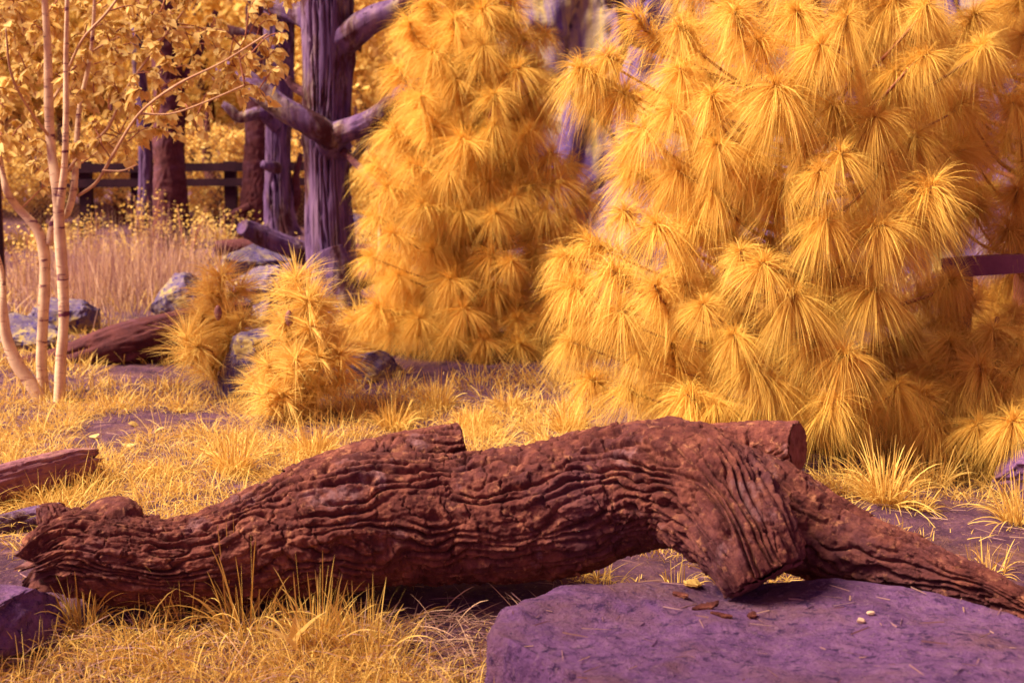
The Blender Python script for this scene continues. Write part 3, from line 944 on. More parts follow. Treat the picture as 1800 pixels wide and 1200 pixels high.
def pine(name, label, axis, ztop, Rz, hand, variants, nfill, seed, size=1.0, trunk_r=0.06, elev_pick=None, zlow=0.1, front_bias=0.65, inner=0.35, lean=(0, 0), gap=0.10):
    """hand: pixel centres of the tufts one can see; the rest of the crown is filled all round the trunk"""
    rnd = random.Random(seed)
    ax, ay = axis
    zb = hz(ax, ay)
    t = thing(name, label, 'pine tree', (ax, ay, zb))
    npt = 8
    pts = [(ax + lean[0] * k / npt + 0.015 * math.sin(k * 1.9 + seed), ay + lean[1] * k / npt + 0.015 * math.cos(k * 2.3), zb - 0.05 + (ztop - zb) * k / npt) for k in range(npt + 1)]
    rad = [trunk_r * (1 - 0.92 * k / npt) + 0.004 for k in range(npt + 1)]
    V, F, E = tube(pts, rad, 120, 28, bark_disp(trunk_r, (0.08, 0.03), trunk_r * 0.12, seed, trunk_r * 0.15))
    part('trunk', V, F, M['twig'], t)
    spots = []
    for h in hand:
        px, py = h[:2]
        sc = h[2] if len(h) > 2 else 1.0
        Y = ay - 0.5
        for _ in range(12):
            p = P(px, py, Y)
            r = Rz(p.z)
            dx = p.x - ax
            Yn = ay - math.sqrt(max(r * r - dx * dx, (0.25 * r) ** 2))
            if len(h) > 3: Yn += h[3]
            Y = Yn
        p = P(px, py, Y + rnd.uniform(-0.10, 0.16))
        spots.append((p, sc * rnd.uniform(0.82, 1.18)))
    tries = 0
    while len(spots) < len(hand) + nfill and tries < 20000:
        tries += 1
        z = zlow + (ztop - zlow) * rnd.random() ** 1.15
        r0 = Rz(z)
        if rnd.random() > r0 / max(Rz(zlow + 0.3), 0.05) + 0.15:
            continue
        ph = rnd.uniform(0, 2 * math.pi)
        if math.sin(ph) > 0 and rnd.random() < front_bias:      # fewer on the far side
            continue
        rr = r0 * (rnd.uniform(inner, 0.78))
        p = Vector((ax + rr * math.cos(ph), ay + rr * math.sin(ph), z))
        if all((p - q).length > gap for q, _ in spots):
            spots.append((p, rnd.uniform(0.85, 1.1)))
    for k, (p, sc) in enumerate(spots):
        d = Vector((p.x - ax, p.y - ay, 0))
        az = math.atan2(d.y, d.x) + rnd.uniform(-0.35, 0.35)
        hi = (p.z - zb) / (ztop - zb)
        vi = min(len(variants) - 1, max(0, int(rnd.gauss(0.35 + 0.5 * hi ** 2, 0.25) * len(variants))))
        o = link('needle_cluster', variants[vi], t, p - Vector((ax, ay, zb)))
        s_ = sc * size * rnd.uniform(0.92, 1.08)
        o.rotation_euler = (rnd.uniform(-0.12, 0.12), rnd.uniform(-0.12, 0.12), az)
        o.scale = (s_, s_, s_)
        # the bough that carries it
        if k < len(hand) or k % 3 == 0:
            zr = p.z - 0.35 * d.length * (0.5 + hi) - 0.02
            zr = max(zr, zb + 0.05)
            f = (zr - zb) / (ztop - zb)
            a = Vector((ax + lean[0] * f, ay + lean[1] * f, zr))
            el = R(15 + 50 * vi / len(variants))
            tip = p + Vector((0, 0, 0))
            back = p - Vector((math.cos(az) * math.cos(el), math.sin(az) * math.cos(el), math.sin(el))) * 0.12 * s_
            mid = a.lerp(back, 0.55) + Vector((0, 0, -0.05 * d.length))
            V, F, E = tube([a, mid, back, tip], [0.011 * size + 0.004, 0.008, 0.005, 0.0025], 14, 7)
            o.parent = part('branch', V, F, M['twig'], t)
    return t


def prof(pairs):
    zs = [a for a, b in pairs]; rsn = [b for a, b in pairs]
    return lambda z: float(np.interp(z, zs, rsn))


hand_big = [(1115, 25), (1190, 45), (1330, 70), (1443, 78), (1400, 20), (1490, 28), (1360, 150), (1500, 118), (1462, 185), (1540, 205), (1632, 95), (1732, 78), (1630, 8), (1290, 20),
            (1250, 165), (1195, 120), (1130, 225), (1065, 98), (1090, 160), (1360, 205), (1180, 190), (1260, 255), (1310, 280), (1190, 300), (1110, 300), (1095, 370), (1250, 330), (1555, 285), (1640, 322),
            (1455, 372), (1555, 395), (1380, 320), (1440, 300), (1480, 270), (1410, 255), (985, 450), (1000, 500), (1015, 120), (1045, 145), (1000, 600), (1035, 425), (1070, 470), (1150, 395), (1215, 395), (1090, 545), (1150, 500), (1205, 498), (1300, 440), (1340, 462), (1395, 520), (1455, 385), (1585, 425),
            (1540, 505), (1235, 535), (1180, 600), (1120, 620), (1040, 560), (1490, 625, 1.05), (1035, 665), (1100, 680), (1205, 690), (1255, 712), (1350, 672), (1410, 690), (1320, 640), (1290, 590), (1430, 600), (1580, 675), (1530, 720), (1470, 700)]
AXB = P(1400, 800, 6.0)
pine('pine_tree', 'big bushy golden pine filling the right half behind the log', (AXB.x, 6.0), 3.3,
     prof([(0, 0.72), (0.25, 0.92), (0.7, 0.98), (1.3, 0.95), (1.9, 0.85), (2.6, 0.55), (3.3, 0.1)]), hand_big, CL_BIG, 215, 11, 1.0, 0.07, front_bias=0.5)

hand_mid = [(720, 40), (760, 90), (800, 30), (850, 80), (960, 60, 0.9), (700, 120), (740, 170), (800, 140), (870, 165), (915, 120), (960, 150, .9), (690, 230), (760, 220), (810, 245), (870, 220), (930, 230), (970, 270), (720, 290),
            (790, 300), (860, 318), (940, 325), (985, 318), (905, 345), (680, 330), (740, 360), (810, 372), (872, 375), (960, 368), (1000, 380), (690, 410), (760, 437), (865, 448), (900, 460), (940, 440), (700, 485), (790, 492), (870, 505),
            (660, 540), (735, 560), (815, 545), (910, 560), (960, 560), (630, 570), (690, 585), (735, 590, .8), (785, 590, .9), (850, 598), (915, 605), (975, 615), (840, 622, 0.6), (600, 590), (640, 610), (615, 560), (1035, 630), (1000, 640), (1000, 560), (1010, 470), (1020, 420), (1030, 350), (1005, 290), (1030, 520), (1030, 590), (985, 500), (660, 290), (655, 380), (650, 450)]
AXM = P(842, 640, 8.6)
pine('pine_tree', 'middle sized orange pine between the dead tree and the big pine', (AXM.x, 8.6), 3.4,
     prof([(0, 0.78), (0.3, 0.76), (0.9, 0.68), (1.4, 0.60), (1.8, 0.48), (2.4, 0.36), (3.0, 0.25), (3.4, 0.1)]), hand_mid, CL_MID, 175, 13, 1.15, 0.05, zlow=0.18)

AX1 = P(395, 690, 7.0)
pine('pine_tree', 'small tufted pine sapling left of the slanting lichen rock', (AX1.x, 7.0), P(390, 470, 7.0).z,
     prof([(0.1, 0.16), (0.25, 0.24), (0.45, 0.18), (0.8, 0.05)]),
     [(390, 480), (360, 505), (425, 505), (400, 548), (345, 610), (405, 598), (450, 600), (370, 640), (425, 560, .8), (330, 590), (390, 620), (455, 570, .8), (375, 540)], CL_SML, 7, 17, 1.18, 0.018, gap=0.09, zlow=0.2)
AX2 = P(545, 725, 6.5)
pine('pine_tree', 'small fluffy pine sapling with cones right of the slanting lichen rock', (AX2.x, 6.5), P(525, 460, 6.5).z,
     prof([(0.0, 0.25), (0.2, 0.27), (0.45, 0.18), (0.85, 0.06)]),
     [(520, 485), (498, 515), (540, 525), (500, 562), (545, 570), (575, 600, .8), (520, 625), (470, 640, .9), (560, 625), (600, 620, .9), (498, 690), (560, 680, .9), (465, 690), (530, 590), (600, 660, .9), (445, 670, .8), (530, 650)], CL_SML, 8, 19, 1.2, 0.02, gap=0.09, zlow=0.15)
AX3 = P(1745, 720, 5.5)
pine('pine_tree', 'low sprawling shaded pine at the right edge under the railing', (AX3.x, 5.5), 0.62,
     prof([(0.0, 0.62), (0.2, 0.55), (0.45, 0.35), (0.7, 0.1)]),
     [(1678, 690), (1765, 685), (1632, 742), (1720, 745), (1780, 740), (1610, 690), (1840, 700), (1800, 640), (1720, 640)], CL_BIG, 28, 23, 1.0, 0.03, zlow=0.12, gap=0.12)
AX5 = P(1790, 600, 7.0)
pine('pine_tree', 'tall shaded pine overhanging the old railing at the right edge', (AX5.x, 7.0), 3.6,
     prof([(0.0, 0.5), (0.6, 0.95), (1.6, 1.05), (2.6, 0.6), (3.6, 0.1)]),
     [(1700, 165), (1690, 250), (1780, 180), (1720, 360), (1770, 400), (1790, 330), (1740, 90), (1800, 60), (1660, 350), (1650, 60), (1840, 280), (1850, 390)], CL_BIG, 130, 31, 1.15, 0.06, zlow=1.0, gap=0.12, inner=0.3, front_bias=0.3)
AX4 = P(1790, 600, 7.2)
pine('pine_tree', 'dark shaded pine bush behind the old railing', (AX4.x, 7.2), 0.75,
     prof([(0.0, 0.6), (0.3, 0.5), (0.75, 0.1)]), [(1750, 560), (1790, 540), (1720, 600), (1790, 600)], CL_BIG, 26, 29, 1.0, 0.03, zlow=0.1, gap=0.12)


# cones on the right sapling
def cone(px, py, Y, label):
    c = P(px, py, Y)
    n, m = 26, 20
    u = np.linspace(0, 1, n); th = np.linspace(0, 2 * np.pi, m, endpoint=False)
    U, TH = np.meshgrid(u, th, indexing='ij')
    r = 0.016 * np.sin(np.pi * np.clip(U, 0.02, 0.98)) ** 0.6 * (1 + 0.5 * np.abs(np.sin(U * 22 + TH * 2.5)) - 0.2)
    V = np.stack([r * np.cos(TH), r * np.sin(TH), -0.075 * U], -1).reshape(-1, 3)
    i = np.arange(n - 1)[:, None] * m; j = np.arange(m)[None, :]; j2 = (j + 1) % m
    F = np.stack([i + j, i + j2, i + m + j2, i + m + j], -1).reshape(-1, 4)
    return single('pine_cone', V + np.array(c), F, M['pale_log'], label, 'pine cone', c)
cone(508, 545, 6.28, 'small brown cone on the right sapling')
cone(383, 536, 6.78, 'small brown cone on the left sapling')


# ------------------------------------------------------------------ birch
def leaf_mesh(name, L, mat, seed=0):
    n = 7
    u = np.linspace(0, 1, n)
    w = 0.40 * np.sin(np.pi * u ** 0.72) * (1 - 0.25 * u)
    V, F = [], []
    rs = random.Random(seed)
    bend = rs.uniform(-0.25, 0.5); fold = rs.uniform(-0.1, 0.35)
    for k in range(n):
        zc = -bend * u[k] ** 2
        V += [(u[k] * L, -w[k] * L, (zc + fold * w[k]) * L), (u[k] * L, 0, zc * L), (u[k] * L, w[k] * L, (zc + fold * w[k]) * L)]
    for k in range(n - 1):
        b_ = k * 3
        F += [[b_, b_ + 1, b_ + 4, b_ + 3], [b_ + 1, b_ + 2, b_ + 5, b_ + 4]]
    V = np.array(V); F = np.array(F)
    return V, F


LV = [leaf_mesh('leaf', 0.047, None, s) for s in range(5)]
LM = []
for k, (V, F) in enumerate(LV):
    me = mesh_np('leaf', V, F, True, np.full(len(V), k / 4))
    me.materials.append(M['leaf'])
    LM.append(me)


def rotm(yaw, pitch, roll):
    return np.array(Euler((roll, pitch, yaw), 'XYZ').to_matrix())


BY = 6.75
bb = G(90, 712)
birch = thing('birch_tree', 'multi stemmed pale birch with broad leaves at the left', 'birch tree', (bb.x, bb.y, 0))
stems = [
    [(75, 718, 15, 0), (62, 685, 14, 0), (32, 642, 13, 0), (12, 595, 11, 0), (3, 530, 10, 0), (-2, 470, 9, .1), (-30, 380, 8, .1), (-60, 250, 7, .1), (-80, 100, 5, .2), (-90, -80, 4, .2)],
    [(80, 722, 13, .1), (73, 640, 11, .1), (76, 560, 11, .1), (79, 480, 11, .1), (75, 430, 11, .1), (62, 398, 10, .1), (32, 366, 8, .1), (12, 335, 7, 0), (2, 290, 5, 0), (-12, 200, 4, -.1), (-20, 60, 3, -.1)],
    [(104, 722, 12, -.05), (107, 640, 11, -.05), (112, 560, 10, -.05), (110, 480, 11, -.05), (105, 420, 11, -.05), (103, 365, 11, -.05), (97, 310, 10, -.05), (90, 260, 9, 0), (86, 190, 9, 0), (84, 90, 8, 0), (78, -20, 6, 0), (74, -160, 5, 0)],
    [(104, 370, 9, -.05), (113, 300, 7, -.1), (116, 220, 6, -.15), (116, 120, 5, -.15), (118, 0, 4, -.2), (122, -150, 3, -.2)],
    [(86, 430, 8, .1), (97, 385, 8, .1), (118, 375, 7, 0), (130, 330, 7, 0), (134, 270, 6, .05), (140, 190, 5, .1), (160, 90, 4, .1), (170, -60, 3, .1)],
    [(120, 300, 5, 0), (150, 262, 4, 0), (190, 225, 4, .1), (220, 160, 3, .1), (270, 90, 3, .2), (330, 10, 2, .3)],
    [(136, 345, 4, 0), (170, 320, 4, 0), (200, 270, 4, -.1), (245, 200, 3, -.2), (310, 150, 3, -.3), (390, 110, 2, -.3), (470, 60, 2, -.3)],
    [(117, 130, 4, 0), (145, 70, 3, -.2), (190, 20, 3, -.3), (240, -50, 2, -.4)],
    [(90, 180, 4, 0), (130, 120, 3, .3), (180, 80, 3, .5), (260, 50, 3, .6), (370, 50, 2, .6)],
    [(0, 290, 4, 0), (-20, 240, 3, -.3), (-30, 180, 3, -.4), (0, 80, 2, -.5)],
    [(86, 240, 4, 0), (50, 190, 3, -.2), (20, 130, 3, -.4), (10, 50, 2, -.5)],
    [(245, 200, 3, -.2), (300, 200, 2, -.2), (360, 180, 2, -.2), (430, 150, 2, -.15)],
    [(180, 300, 3, -.1), (215, 300, 2, -.1), (240, 290, 1.6, -.1)],
]
skel = []
for k, st in enumerate(stems):
    pts = [P(x, y, BY + dy) for x, y, r_, dy in st]
    big = k < 5
    V, F, E = tube(pts, [S(r_ * (0.88 if k < 5 else 0.72), BY) for x, y, r_, dy in st], 110 if big else 40, 24 if big else 8,
                   (lambda u, th, pos, rr: rr * (0.16 * fbm(pos * 9, 3) + 0.05 * fbm(pos * 40, 2))) if big else None)
    part('stem' if big else 'branch', V, F, M['birch_bark'] if big else M['pale_twig'], birch)
    c = catmull(pts, 40)
    skel += [(Vector(p), 0) for p in c[(16 if big else 6):]]
rnd = random.Random(42)
def in_crown(px, py):
    if py > 300 - max(0, px - 160) * 0.40 - 20 * math.sin(px * 0.05): return False
    if px > 520: return False
    return True
tw = []
leaves = []
cnt = 0
while cnt < 560:
    px, py = rnd.uniform(-120, 530), rnd.uniform(-170, 330)
    if not in_crown(px, py): continue
    dens = 1.0 if px < 300 else 0.75
    if rnd.random() > dens: continue
    tgt = P(px, py, BY + rnd.uniform(-0.15, 0.95))
    near_ = min(skel, key=lambda s: (s[0] - tgt).length + (0.25 if s[0].z > tgt.z + 0.15 else 0))
    a = near_[0]
    dist = (tgt - a).length
    if dist > 0.75:
        tgt = a + (tgt - a) * (0.75 / dist)
        dist = 0.75
    if dist < 0.05: continue
    mid = a.lerp(tgt, 0.5) + Vector((rnd.uniform(-.04, .04), rnd.uniform(-.04, .04), 0.04))
    tw.append(tube([a, mid, tgt], [0.004, 0.003, 0.0014], 9, 5)[:2])
    c = catmull([a, mid, tgt], 12)
    skel += [(Vector(p), 1) for p in c[4::3]]
    nl = rnd.randint(10, 17)
    for q_ in range(nl):
        f = rnd.uniform(0.3, 1.02)
        pos = np.array([np.interp(f * 11, range(12), c[:, z_]) for z_ in range(3)])
        dirv = (tgt - a)
        yaw = math.atan2(dirv.y, dirv.x) + rnd.choice((-1, 1)) * rnd.uniform(0.3, 1.3)
        leaves.append((pos, yaw, rnd.uniform(0.0, 1.4), rnd.uniform(-1.3, 1.3), rnd.uniform(0.75, 1.35), rnd.randrange(5)))
    cnt += 1
V, F = merge(tw)
tws = part('twig', V, F, M['twig'], birch)
tws['kind'] = 'stuff'
rnd.shuffle(leaves)
def infr(p):
    d = Vector(p) - Vector((0, 0, CAM_H))
    zc = d.dot(FWD)
    x = 900 + FPX * d.x / zc; y = 600 - FPX * d.dot(UPV) / zc
    return 0 < x < 1800 and 0 < y < 1200
vis = sorted([l for l in leaves if infr(l[0])], key=lambda l: l[0][1] / l[4])
single_leaves = vis[:290]
ids = set(id(l) for l in single_leaves)
rest = []
for l in leaves:
    pos, yaw, pit, rol, s_, vi = l
    if id(l) in ids:
        o = link('leaf', LM[vi], birch, Vector(pos) - birch.location)
        o.rotation_euler = (rol, pit, yaw)
        o.scale = (s_, s_, s_)
    else:
        rest.append((LV[vi][0] * s_ @ rotm(yaw, pit, rol).T + pos, LV[vi][1], vi / 4))
V, F = merge([(a_, b_) for a_, b_, c_ in rest])
at = np.concatenate([np.full(len(a_), (k * 0.37) % 1) for k, (a_, b_, c_) in enumerate(rest)])
lo = part('foliage', V, F, M['leaf'], birch, attr=at)
lo['kind'] = 'stuff'


# ------------------------------------------------------------------ leafy trees and bushes beyond the fence
def far_crown(seed, n, r, h, leaf=0.10):
    rs = np.random.RandomState(seed)
    blobs = []
    for k in range(46):
        d = rs.normal(size=3); d /= np.linalg.norm(d)
        q_ = d * rs.uniform(0.35, 1.0) ** 0.6
        blobs.append((q_ * np.array([r, r, h / 2]) * 0.86, rs.uniform(0.16, 0.34) * r))
    per = n // len(blobs)
    P_ = []
    for c_, br in blobs:
        d = rs.normal(size=(per, 3)); d /= np.linalg.norm(d, axis=1)[:, None]
        P_.append(c_ + d * (br * rs.uniform(0.6, 1.05, per))[:, None] * np.array([1, 1, 0.75]))
    P_ = np.vstack(P_)
    n_ = len(P_)
    t1 = rs.normal(size=(n_, 3)); t1 /= np.linalg.norm(t1, axis=1)[:, None]
    t2 = np.cross(t1, rs.normal(size=(n_, 3))); t2 /= np.linalg.norm(t2, axis=1)[:, None]
    s_ = (leaf * rs.uniform(0.6, 1.25, n_))[:, None]
    V = np.stack([P_ - t1 * s_ * .55, P_ - t2 * s_ * .3 + t1 * s_ * .05, P_ + t1 * s_ * .55, P_ + t2 * s_ * .3 + t1 * s_ * .05], 1).reshape(-1, 3)
    F = np.arange(n_ * 4).reshape(-1, 4)
    me = mesh_np('crown', V, F, False, np.repeat(rs.uniform(0, 1, n_), 4))
    me.materials.append(M['far_leaf'])
    return me


FC = [far_crown(200 + k, 9000, 1.5, 3.4, 0.10) for k in range(3)]
FB = [far_crown(210 + k, 5200, 1.0, 1.6, 0.085) for k in range(2)]
far = [(-60, 19.5, 1.15, 0, 2.6, 'leafy tree beyond the fence at the far left behind the birch crown'), (110, 21, 1.1, 1, 2.7, 'leafy tree beyond the fence between birch and purple trunk'),
       (360, 20.0, 1.15, 2, 2.8, 'bright leafy tree right of the thick brown trunk beyond the fence'), (470, 23, 1.2, 0, 3.3, 'leafy tree behind the slimmer dead tree'),
       (630, 19.0, 1.1, 1, 2.9, 'bright leafy tree between the tall dead tree and middle pine'), (240, 26, 1.5, 2, 4.0, 'tall leafy tree at the back behind the two left trunks'),
       (800, 22, 1.35, 2, 3.3, 'leafy tree far behind the middle pine'), (560, 28, 1.7, 1, 4.6, 'tall leafy tree farthest back behind the tall dead tree'), (20, 28, 1.6, 0, 4.4, 'tall leafy tree at the back left corner'),
       (330, 31, 2.0, 1, 3.6, 'broad leafy tree in the last row behind the thick brown trunk'), (470, 32, 2.0, 2, 3.4, 'broad leafy tree in the last row behind the rough brown trunk'), (150, 32, 2.0, 0, 3.5, 'broad leafy tree in the last row behind the birch'), (680, 31, 2.0, 0, 3.5, 'broad leafy tree in the last row left of the middle pine')]
def far_tree(px, Y, sc, vi, zc, label, meshes, group, name='leafy_tree', cat='tree'):
    c = P(px, 300, Y)
    z0 = hz(c.x, Y)
    t = thing(name, label, cat, (c.x, Y, z0), group)
    V, F, E = tube([(c.x, Y, z0 - 0.1), (c.x + 0.06, Y, z0 + (zc - z0) * 0.5), (c.x - 0.05, Y + 0.05, zc), (c.x, Y, zc + 0.9 * sc)], [0.13 * sc, 0.10 * sc, 0.07 * sc, 0.02], 24, 10)
    part('trunk', V, F, M['bark_dark'], t)
    o = link('crown', meshes[vi], t, (0, 0, zc - z0))
    o.scale = (sc, sc, sc)
    o.rotation_euler = (0, 0, px * 0.7)
far += [(-330, 20, 1.3, 1, 2.8, 'leafy tree left of the frame beside the far left fence end'), (-620, 22, 1.5, 2, 3.2, 'leafy tree left of the frame, second from the fence end'), (-950, 21, 1.5, 0, 3.0, 'leafy tree left of the frame, third from the fence end'),
        (-480, 30, 2.2, 0, 3.8, 'broad leafy tree left of the frame in the last row'), (-900, 31, 2.3, 1, 3.8, 'broad leafy tree farthest left in the last row')]
for px, Y, sc, vi, zc, lb in far:
    far_tree(px, Y, sc, vi, zc, lb, FC, 'leafy trees beyond the fence')
for px, Y, sc, vi, zc, lb in [(60, 17.6, 0.75, 0, 0.95, 'low bush behind the wire mesh at far left'), (200, 18.2, 0.8, 1, 1.0, 'low bush behind the fence left of the purple trunk'),
                              (370, 17.5, 0.85, 0, 1.0, 'low bright bush behind the fence between the trunks'), (530, 17.8, 0.8, 1, 1.0, 'low bush just left behind the tall dead tree'),
                              (655, 15.5, 0.75, 0, 0.85, 'low bush right behind the tall dead tree'), (800, 16, 0.9, 1, 1.1, 'low bush far behind the middle pine'),
                              (-150, 15, 0.9, 1, 0.95, 'low bush left of the frame near the fence end'), (-320, 13, 0.85, 0, 0.8, 'low bush left of the frame beyond the birch'), (-480, 17, 1.0, 1, 1.0, 'low bush far left of the frame')]:
    far_tree(px, Y, sc, vi, zc, lb, FB, 'bushes along the fence', 'bush', 'bush')

# unseen trees added outside the frame to shade the foreground and right side
def shade_tree(x, y, zc, sc, vi, label):
    z0 = hz(x, y)
    t = thing('leafy_tree', label, 'tree', (x, y, z0), 'unseen leafy trees added for shade')
    V, F, E = tube([(x, y, z0 - 0.1), (x + 0.05, y, zc * 0.5), (x - 0.04, y + 0.05, zc), (x, y, zc + 0.9 * sc)], [0.16 * sc, 0.12 * sc, 0.08 * sc, 0.02], 40, 16)
    part('trunk', V, F, M['bark_dark'], t)
    o = link('crown', FC[vi], t, (0, 0, zc - z0))
    o.scale = (sc, sc, sc)
shade_tree(-3.9, 1.55, 4.8, 0.85, 0, 'unseen leafy tree added left of the viewpoint to shade the foreground')
shade_tree(4.3, 4.2, 3.2, 1.2, 1, 'unseen leafy tree added right of the big pine to block skylight')

# ------------------------------------------------------------------ grass
rs = np.random.RandomState(77)
bare = [(G(285, 745), 0.42, 0.30), (G(180, 790), 0.22, 0.18), (G(770, 645), 0.50, 0.38), (G(1660, 930), 0.36, 0.34), (G(1760, 1000), 0.30, 0.35), (G(1500, 800), 0.32, 0.30), (G(820, 1140), 0.24, 0.26),
        (G(1100, 1000), 0.22, 0.20), (G(1400, 780), 0.7, 0.45), (Vector((AXM.x, 8.6, 0)), 0.7, 0.7), (Vector((AXB.x, 5.9, 0)), 1.0, 0.8), (G(690, 790), 0.10, 0.08), (G(260, 850), 0.12, 0.08), (G(620, 690), .15, .12)]


def is_bare(x, y, soft):
    b_ = np.zeros_like(x)
    for c_, rx, ry in bare:
        d = ((x - c_.x) / rx) ** 2 + ((y - c_.y) / ry) ** 2
        b_ = np.maximum(b_, np.clip(1.35 - d, 0, 1))
    return b_ > soft


def inside_slab(x, y):
    px_ = np.array([p.x for p in olw]); py_ = np.array([p.y for p in olw])
    ins = np.zeros(x.shape, bool)
    n = len(px_)
    for i_ in range(n):
        j_ = (i_ - 1) % n
        c_ = ((py_[i_] > y) != (py_[j_] > y)) & (x < (px_[j_] - px_[i_]) * (y - py_[i_]) / (py_[j_] - py_[i_] + 1e-12) + px_[i_])
        ins ^= c_
    return ins


def log_keep(x, y):
    """no blade grows where the big log lies"""
    k = np.ones(x.shape, bool)
    for (a_, b_, c_, d_) in tp[:13]:
        q_ = P(a_, b_, c_)
        k &= ((x - q_.x) ** 2 + (y - q_.y) ** 2) > (S(d_, c_) * 0.75) ** 2
    return k


def tufts(n, xr, yr, blades, rad, L, rs, wid, lean=0.9, soft=0.35, droop=(0.3, 0.9), dth=-0.26):
    y = np.sqrt(rs.uniform(yr[0] ** 2, yr[1] ** 2, n))
    x = rs.uniform(xr[0], xr[1], n) * (y if abs(xr[0]) < 1.5 else 1)
    den = fbm(np.stack([x * 1.5, y * 1.5, np.zeros(n)], 1) + 40, 2)
    keep = (~is_bare(x, y, soft)) & (den > dth + 0.12 * rs.normal(size=n)) & (~inside_slab(x, y))
    x, y = x[keep], y[keep]
    nb = blades
    m_ = len(x)
    sz = rs.uniform(0.55, 1.25, m_)
    X_ = np.repeat(x, nb); Y_ = np.repeat(y, nb); SZ = np.repeat(sz, nb)
    N = len(X_)
    ang = rs.uniform(0, 2 * np.pi, N); rr = rad * SZ * np.sqrt(rs.uniform(0, 1, N))
    bx_ = X_ + np.cos(ang) * rr; by_ = Y_ + np.sin(ang) * rr
    k = (~inside_slab(bx_, by_)) & log_keep(bx_, by_)
    bx_, by_, ang, SZ, rr = bx_[k], by_[k], ang[k], SZ[k], rr[k]
    N = len(bx_)
    az = ang + rs.normal(size=N) * 0.8
    ln = L * SZ * rs.uniform(0.45, 1.2, N)
    tilt = np.clip(rs.normal(0.25, 0.22, N) + lean * rr / rad * 0.5, 0.0, 1.25)
    d = np.stack([np.cos(az) * np.sin(tilt), np.sin(az) * np.sin(tilt), np.cos(tilt)], 1)
    base = np.stack([bx_, by_, hgt(bx_, by_) - 0.008], 1)
    V, F = ribbons(base, d, ln, rs.uniform(*droop, N) * (0.2 + 0.5 * np.sin(tilt)), np.full(N, wid) * rs.uniform(0.6, 1.3, N), rs, 5, 0.5)
    at = np.repeat(np.clip(rs.normal(0.5, 0.3, N), 0, 1), 10)
    return V, F, at


def join_grass(sets, name, mat, label, cat):
    V, F = merge([(a_, b_) for a_, b_, c_ in sets])
    return single(name, V, F, mat, label, cat, (0, 0, 0), kind='stuff', attr=np.concatenate([c_ for a_, b_, c_ in sets]))


S1 = tufts(700, (-0.50, 0.50), (3.85, 6.6), 105, 0.11, 0.17, rs, 0.0026, lean=1.2, droop=(0.5, 1.7), dth=-0.36)
S2 = tufts(700, (-0.66, 0.45), (6.2, 9.6), 46, 0.17, 0.13, rs, 0.0045, dth=-0.55)
S3 = tufts(860, (-0.62, 0.62), (2.45, 3.45), 70, 0.10, 0.17, rs, 0.0028, lean=1.2, droop=(0.6, 2.2))
S4 = tufts(330, (-0.8, 0.30), (9.4, 16), 36, 0.3, 0.24, rs, 0.010)
S6 = tufts(260, (-0.2, 0.06), (2.7, 3.6), 16, 0.10, 0.06, rs, 0.0026, soft=9, lean=1.6, droop=(0.8, 2.2))
S5 = tufts(420, (-0.50, 0.55), (3.8, 6.8), 26, 0.16, 0.06, rs, 0.0032, soft=0.9)
join_grass([S1, S2, S3, S4, S5, S6], 'grass', M['grass'], 'golden grass covering the clearing floor', 'grass')

# fallen needles, straw and crumbs on the bare earth
r_ = np.random.RandomState(88)
n = 6000
y = np.sqrt(r_.uniform(2.5 ** 2, 7.5 ** 2, n)); x = r_.uniform(-0.5, 0.5, n) * y
k = ~inside_slab(x, y)
x, y = x[k], y[k]; n = len(x)
az = r_.uniform(0, 6.28, n); tl = r_.uniform(1.25, 1.6, n)
d = np.stack([np.cos(az) * np.sin(tl), np.sin(az) * np.sin(tl), np.cos(tl)], 1)
V, F = ribbons(np.stack([x, y, hgt(x, y) + 0.010], 1), d, r_.uniform(0.03, 0.11, n), np.full(n, 0.05), r_.uniform(0.0012, 0.0028, n), r_, 5, 0.8)
single('needle_litter', V, F, M['dry_grass'], 'fallen needles and straw strewn on the bare earth', 'litter', (0, 0, 0), kind='stuff', attr=np.repeat(r_.uniform(0, 1, n) ** 3 * 0.7, 10))

n = 7000
y = r_.uniform(2.4, 3.5, n); x = r_.uniform(-1.5, 0.25, n)
k = (~inside_slab(x, y)) & log_keep(x, y)
x, y = x[k], y[k]; n = len(x)
az = r_.uniform(0, 6.28, n); tl = np.clip(r_.normal(1.25, 0.25, n), 0.5, 1.6)
d = np.stack([np.cos(az) * np.sin(tl), np.sin(az) * np.sin(tl), np.cos(tl)], 1)
V, F = ribbons(np.stack([x, y, hgt(x, y) + 0.006], 1), d, r_.uniform(0.05, 0.20, n), r_.uniform(0.1, 0.5, n), r_.uniform(0.0014, 0.0034, n), r_, 5, 0.7)
single('dead_grass', V, F, M['dry_grass'], 'matted dead grass under the green blades in the foreground', 'dead grass', (0, 0, 0), kind='stuff', attr=np.repeat(r_.uniform(0, 0.9, n), 10))
n = 170
V = []
x = r_.uniform(-0.05, 1.4, n); y = r_.uniform(2.3, 3.3, n)
k = inside_slab(x, y)
x, y = x[k], y[k]; n = len(x)
z = np.array([slab_z(a_, b_) for a_, b_ in zip(x, y)]) + 0.003
az = r_.uniform(0, 6.28, n)
d = np.stack([np.cos(az), np.sin(az), np.full(n, 0.02)], 1)
V, F = ribbons(np.stack([x, y, z], 1), d, r_.uniform(0.012, 0.07, n), np.zeros(n), r_.uniform(0.0012, 0.004, n), r_, 5, 0.8)
single('needle_litter', V, F, M['dry_grass'], 'fallen needles and crumbs scattered on the stone slab', 'litter', (0, 0, 0), kind='stuff', attr=np.repeat(r_.uniform(0, 1, n) ** 2 * 0.6, 10))

